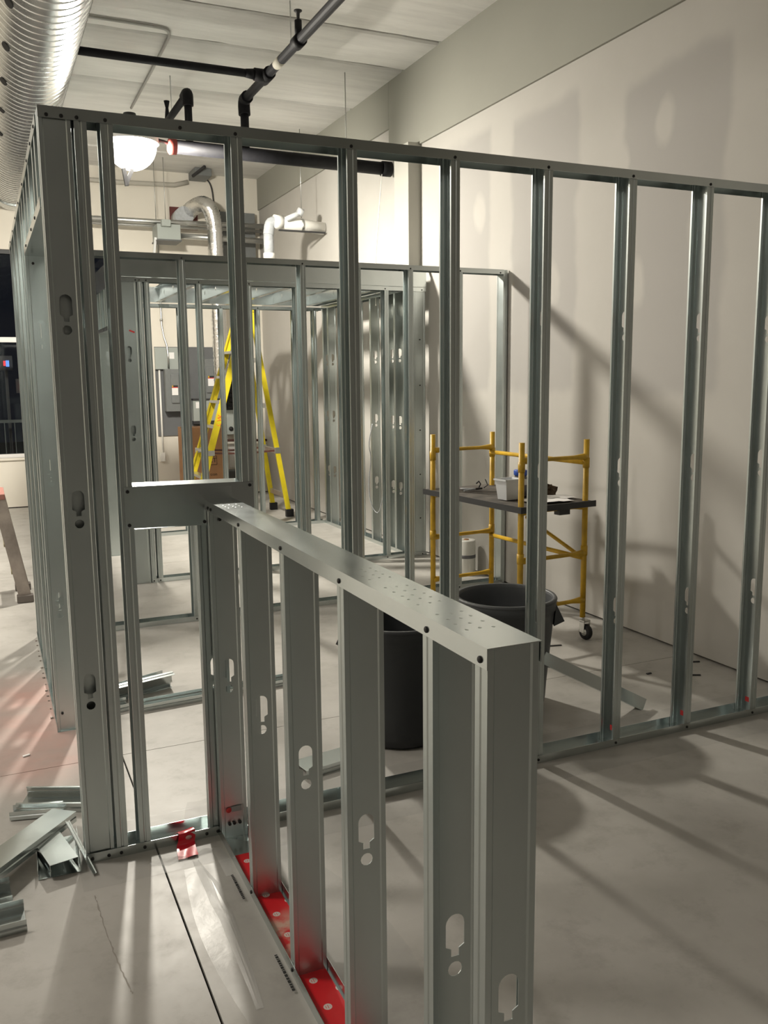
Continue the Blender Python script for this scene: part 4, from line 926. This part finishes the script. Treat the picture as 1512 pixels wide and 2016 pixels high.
# ------------------------------------------------------------------ overhead services
def ringed(path, r, amp, pitch, n=16):
    P = [Vector(p) for p in path]; out = []; rad = []
    for i in range(len(P)-1):
        L_ = (P[i+1]-P[i]).length; m = max(2, int(L_/pitch*2))
        for k in range(m): out.append(P[i].lerp(P[i+1], k/m))
    out.append(P[-1]); rr = random.Random(1)
    rad = [r+(amp if i % 2 else -amp)*rr.uniform(0.3, 1.2) for i in range(len(out))]
    return MB().tube(out, rad, n, True, True)
def smooth_path(P, it=3):
    P = [Vector(p) for p in P]
    for _ in range(it):
        Q = [P[0]]
        for a, b_ in zip(P, P[1:]): Q += [a.lerp(b_, 0.25), a.lerp(b_, 0.75)]
        P = Q+[P[-1]]
    return P
fd = thing('flexible_duct', 'silver foil flexible duct elbowing out of the back wall and dropping behind the studs', 'duct', (2.30, YB, 3.78))
link('foil_hose', ringed(smooth_path([(2.25, YB-0.02, 3.79), (2.25, 8.95, 3.84), (2.36, 8.60, 3.86), (2.46, 8.6, 3.66), (2.46, 8.6, 3.25), (2.47, 8.6, 1.9), (2.48, 8.62, 1.50)], 3), 0.098, 0.005, 0.05, 18).mesh('foil_hose'), SHINY, fd)
link('stub', MB().tube([(2.16, YB-0.01, 3.74), (2.16, 8.98, 3.74), ], 0.12, 20).mesh('stub'), GPVC, fd)
link('wall_collar', MB().box(2.03, YB-0.016, 3.62, 2.40, YB-0.002, 3.90).mesh('wall_collar'), REDV, fd)
uh = thing('unit_box', 'light grey sheet metal control box hung under the conduits', 'box', (1.9, 8.6, 3.36))
link('case', MB().box(1.73, 8.60, 3.37, 2.02, 8.95, 3.56).mesh('case', bevel=0.004), PANELL, uh)
link('base_plate', MB().box(1.72, 8.59, 3.355, 2.03, 8.96, 3.372).mesh('base_plate'), PANELD, uh)
link('top_box', MB().box(1.775, 8.52, 3.52, 1.885, 8.60, 3.60).mesh('top_box', bevel=0.003), PANELL, uh)
link('side_drop', MB().bar((1.72, 8.7, 3.40), (1.68, 8.7, 3.10), 0.03, 0.03).mesh('side_drop'), CONDT, uh)
pipe('conduit', 'upper steel conduit running level in front of the back wall', 'conduit', [(0.46, 8.82, 3.61), (1.75, 8.82, 3.615), (3.2, 8.82, 3.64)], 0.032, CONDT)
pipe('conduit', 'lower parallel steel conduit running level in front of the back wall', 'conduit', [(0.46, 8.98, 3.585), (1.75, 8.98, 3.59), (3.2, 8.98, 3.60)], 0.022, CONDT)
pipe('conduit', 'lowest thick steel conduit right of the control box', 'conduit', [(2.035, 8.84, 3.46), (3.2, 8.84, 3.45)], 0.036, CONDT)
gp = thing('gutter_box', 'dark grey louvred electrical gutter box high on the back wall', 'electrical box', (2.85, YB, 3.1))
link('case', MB().box(2.66, YB-0.14, 3.12, 3.16, YB-0.002, 3.86).mesh('case', bevel=0.004), PANEL, gp)
for z in (3.42, 3.60): link('louvre', MB().box(2.72, YB-0.155, z, 2.98, YB-0.138, z+0.09).mesh('louvre'), PANELD, gp)
link('reddish_flank', MB().box(2.60, YB-0.10, 3.12, 2.655, YB-0.01, 3.55).mesh('reddish_flank'), REDV, gp)
def rod(label, x, y, z0, z1=CZ): 
    o = link('hanger_rod', MB().tube([(0, 0, 0), (0, 0, z1-z0)], 0.0045, 6).mesh('hanger_rod'), CONDT, None, (x, y, z0)); return tag(o, label, 'rod', 'threaded hanger rods')
rod('threaded rod carrying the conduits left of the control box', 1.76, 8.82, 3.645)
rod('threaded rod carrying the conduits above the small top box', 1.83, 8.56, 3.60)
rod('threaded rod carrying the conduits beyond the foil duct', 2.75, 8.82, 3.665)
rod('threaded rod holding the big capped pipe near the drywall', 2.775, 4.865, 3.615)
rod('threaded rod holding the main sprinkler pipe', 1.845, 3.62, 4.04)
rod('threaded rod holding the short rising branch pipe', 1.345, 5.55, 4.03)
rod('threaded rod holding the white drain pipe', 2.99, 6.75, 3.40)
# black sprinkler pipes
def fitting(r, L_=0.07): return MB().lathe([(r, -L_/2), (r+0.010, -L_/2), (r+0.010, L_/2), (r, L_/2)], 14).mesh('fitting')
bp_ = thing('capped_pipe', 'thick black iron pipe with a red end cap running to the drywall', 'pipe', (1.18, 4.865, 3.56))
link('tube', MB().tube([(1.18, 4.865, 3.562), (3.22, 4.865, 3.545)], 0.057, 18).mesh('tube'), BLACKP, bp_)
link('red_cap', MB().lathe([(0, 0.01), (0.05, 0.008), (0.066, -0.004), (0.066, -0.06), (0.058, -0.06)], 20, Matrix.Rotation(-PI/2, 4, 'Y')).mesh('red_cap'), REDP, bp_, (1.17, 4.865, 3.562))
link('end_flange', MB().lathe([(0.057, -0.09), (0.068, -0.09), (0.068, 0.0), (0.05, 0.0)], 18, Matrix.Rotation(PI/2, 4, 'Y')).mesh('end_flange'), BLACKP, bp_, (3.22, 4.865, 3.545))
sp_ = thing('sprinkler_main', 'black sprinkler pipe running along the ceiling with an elbow and drop', 'pipe', (1.83, 4.865, 4.0))
link('tube', MB().tube([(1.835, -6.35, 4.0), (1.832, 4.865, 4.0)], 0.036, 14).mesh('tube'), BLACKP, sp_)
link('drop', MB().tube([(1.832, 4.865, 4.0), (1.832, 4.865, 3.60)], 0.036, 14).mesh('drop'), BLACKP, sp_)
link('elbow', MB().tube(smooth_path([(1.832, 4.76, 4.0), (1.832, 4.88, 4.0), (1.832, 4.865, 3.88)], 2), 0.052, 14).mesh('elbow'), BLACKP, sp_)
link('tee', MB().tube([(1.832, 4.11, 4.0), (1.832, 4.29, 4.0)], 0.05, 14).tube([(1.832, 4.2, 4.0), (1.73, 4.2, 4.0)], 0.048, 14).mesh('tee'), BLACKP, sp_)
link('coupling', MB().tube([(1.832, 3.36, 4.0), (1.832, 3.47, 4.0)], 0.048, 14).mesh('coupling'), BLACKP, sp_)
link('pipe_label', MB().tube([(1.832, 3.80, 4.0), (1.832, 3.93, 4.0)], 0.0368, 14).mesh('pipe_label'), plain('label_cream', (0.40, 0.38, 0.32), 0.7), sp_)
hd = link('sprinkler_head', MB().tube([(1.832, 3.415, 4.03), (1.832, 3.415, 4.14)], 0.026, 10).mesh('sprinkler_head'), BLACKP, sp_)
link('deflector', MB().lathe([(0.010, 4.14), (0.014, 4.19), (0.03, 4.20), (0.03, 4.206), (0, 4.206)], 12, Matrix.Translation((1.832, 3.415, 0))).mesh('deflector'), DARKM, hd)
sb = thing('branch_pipe', 'black branch pipe running from the tee towards the spiral duct', 'pipe', (1.75, 4.2, 4.0))
link('tube', MB().tube([(1.74, 4.2, 4.0), (0.405, 4.2, 4.0)], 0.030, 14).mesh('tube'), BLACKP, sb)
link('reducer', MB().tube([(1.74, 4.2, 4.0), (1.66, 4.2, 4.0)], [0.042, 0.032], 14).mesh('reducer'), BLACKP, sb)
sr = thing('rising_branch', 'short black pipe rising from the capped pipe and turning back', 'pipe', (1.345, 4.865, 3.6))
link('riser', MB().tube([(1.345, 4.865, 3.60), (1.345, 4.865, 4.0)], 0.032, 14).mesh('riser'), BLACKP, sr)
link('elbow', MB().tube(smooth_path([(1.345, 4.865, 3.90), (1.345, 4.86, 4.01), (1.345, 4.98, 4.0)], 2), 0.046, 14).mesh('elbow'), BLACKP, sr)
link('tube', MB().tube([(1.345, 4.93, 4.0), (1.345, 6.1, 4.0)], 0.032, 14).mesh('tube'), BLACKP, sr)
link('sprinkler_head', MB().tube([(1.345, 5.75, 4.02), (1.345, 5.75, 4.12)], [0.024, 0.014], 10).lathe([(0.014, 4.12), (0.028, 4.18), (0, 4.185)], 10, Matrix.Translation((1.345, 5.75, 0))).mesh('sprinkler_head'), BLACKP, sr)
# white pvc drain
wp = thing('drain_pipe', 'white plastic drain pipe from the drywall with a grey wrapped down elbow', 'pipe', (2.66, 6.75, 3.33))
link('tube', MB().tube([(2.70, 6.75, 3.34), (3.255, 6.75, 3.30)], 0.067, 18).mesh('tube'), WPVC, wp)
link('hub', MB().tube([(2.66, 6.75, 3.342), (2.76, 6.75, 3.336)], 0.076, 18).mesh('hub'), WPVC, wp)
link('elbow', MB().tube(smooth_path([(2.70, 6.75, 3.335), (2.62, 6.75, 3.335), (2.60, 6.75, 3.20)], 2), 0.060, 16).mesh('elbow'), GPVC, wp)
link('down_pipe', MB().tube([(2.60, 6.75, 3.24), (2.60, 6.75, 2.96)], 0.056, 16).mesh('down_pipe'), GPVC, wp)
link('end_ring', MB().tube([(2.60, 6.75, 3.00), (2.60, 6.75, 2.94)], 0.064, 16).mesh('end_ring'), WPVC, wp)
link('valve', MB().tube([(2.78, 6.66, 3.36), (2.93, 6.62, 3.43)], 0.028, 10).tube([(2.90, 6.62, 3.45), (2.96, 6.62, 3.43)], 0.04, 10).mesh('valve'), TUBP, wp)
link('strap', MB().lathe([(0.067, -0.012), (0.074, -0.012), (0.074, 0.012), (0.067, 0.012)], 18, Matrix.Rotation(PI/2, 4, 'Y')).mesh('strap'), CONDT, wp, (2.99, 6.75, 3.32))
link('support_bar', MB().box(2.70, 6.66, 3.235, 3.24, 6.70, 3.25).mesh('support_bar'), DARKM, wp)
# wires
def wire(label, path, r=0.004, mat=None): tag(link('loose_cable', MB().tube(smooth_path(path, 2), r, 6).mesh('loose_cable'), mat or WPVC), label, 'cable')
wire('thin white wire hanging down the wall from the capped pipe end', [(3.12, 4.84, 3.49), (3.09, 4.86, 3.1), (3.06, 4.88, 2.7), (3.07, 4.90, 2.3)])
wire('dark cable curving down the corner of the back wall', [(2.52, YB-0.05, 4.30), (2.60, YB-0.05, 4.2), (2.62, YB-0.05, 3.95), (2.64, YB-0.05, 3.89), (2.70, YB-0.05, 3.885)], 0.010, DARKM)
wire('grey cable loop dangling on the right side studs of the small room', [(3.02, 4.9, 1.18), (2.95, 4.85, 0.98), (2.99, 4.86, 0.85), (2.94, 4.84, 0.62), (2.97, 4.86, 0.40), (3.03, 4.80, 0.28), (3.03, 4.66, 0.55), (3.0, 4.62, 0.72), (3.01, 4.6, 0.55)], 0.005, GPVC)
pipe('conduit', 'thin conduit running along the top of the back wall under the ceiling', 'conduit', [(0.45, YB-0.06, 4.16), (1.4, YB-0.06, 4.15), (2.1, YB-0.06, 4.17), (2.28, YB-0.06, 4.22)], 0.03, plain('painted_conduit', (0.45, 0.43, 0.38), 0.6))
pipe('conduit', 'thin grey conduit running on the ceiling and bending back beside the branch pipe', 'conduit', smooth_path([(0.42, 4.42, CZ-0.02), (1.0, 4.42, CZ-0.02), (1.14, 4.45, CZ-0.02), (1.16, 4.7, CZ-0.02), (1.16, 6.6, CZ-0.02)], 2), 0.012, plain('ceiling_conduit', (0.34, 0.33, 0.31), 0.6))
jb = thing('ceiling_box', 'small metal box fixed at the ceiling and back wall corner', 'box', (2.36, YB-0.2, CZ-0.08))
link('case', MB().box(2.30, YB-0.4, CZ-0.10, 2.52, YB-0.02, CZ-0.004).mesh('case', bevel=0.004), PANEL, jb); link('arm', MB().bar((2.28, YB-0.35, CZ-0.11), (2.40, YB-0.55, CZ-0.02), 0.03, 0.03).mesh('arm'), DARKM, jb)

# spiral duct
def spiral():
    t = thing('spiral_duct', 'big round spiral seam metal duct hanging along the ceiling', 'duct', (0.10, 1.0, 4.02))
    y0, y1, r = -6.4, YB-0.01, 0.30; n = 56; b = MB(); prof = []; y = y0
    while y < y1-0.12:
        prof += [(y, r), (y+0.003, r), (y+0.089, r), (y+0.092, r), (y+0.095, r+0.0035), (y+0.099, r+0.0035)]; y += 0.102
    prof += [(y1, r)]
    vs = [(0.10+q*math.cos(2*PI*k/n), yy, 4.02+q*math.sin(2*PI*k/n)) for yy, q in prof for k in range(n)]
    fs = [(i*n+k, i*n+(k+1) % n, (i+1)*n+(k+1) % n, (i+1)*n+k) for i in range(len(prof)-1) for k in range(n)]
    b.add(vs, fs, True); me = fixn(b.mesh('duct_shell')); link('duct_shell', me, DUCTM, t)
    for i, y in enumerate([2.22, 2.96, 3.70, 4.44, 5.18, 5.92, 1.48, 0.74]):
        for j, a in enumerate((-132, )):
            a = math.radians(a); c = Vector((0.10+0.3015*math.cos(a), y, 4.02+0.3015*math.sin(a))); nrm = Vector((math.cos(a), 0, math.sin(a)))
            tang = Vector((-math.sin(a), 0, math.cos(a)))
            M = Matrix(((tang.x, 0, nrm.x, c.x), (0, 1, 0, c.y), (tang.z, 0, nrm.z, c.z), (0, 0, 0, 1))) @ Matrix.Diagonal((0.030, 0.062, 1, 1))
            link('air_slot', MB().lathe([(1.0, -0.004), (1.0, 0.003), (0.8, 0.0035), (0.0, 0.0035)], 16, M).mesh('air_slot'), BLK, t)
    for y in (-3.0, 8.9):
        link('hanger_strap', MB().tube([(0.10+0.31*math.cos(2*PI*k/24), y, 4.02+0.31*math.sin(2*PI*k/24)) for k in range(25)], 0.008, 6).mesh('hanger_strap'), GALVT, t)
    a = math.radians(-20); link('collar_joint', MB().lathe([(0.300, -0.03), (0.306, -0.03), (0.306, 0.03), (0.300, 0.03)], 48, Matrix.Translation((0.10, 0.2, 4.02)) @ Matrix.Rotation(PI/2, 4, 'X')).mesh('collar_joint'), DUCTM, t)
spiral()
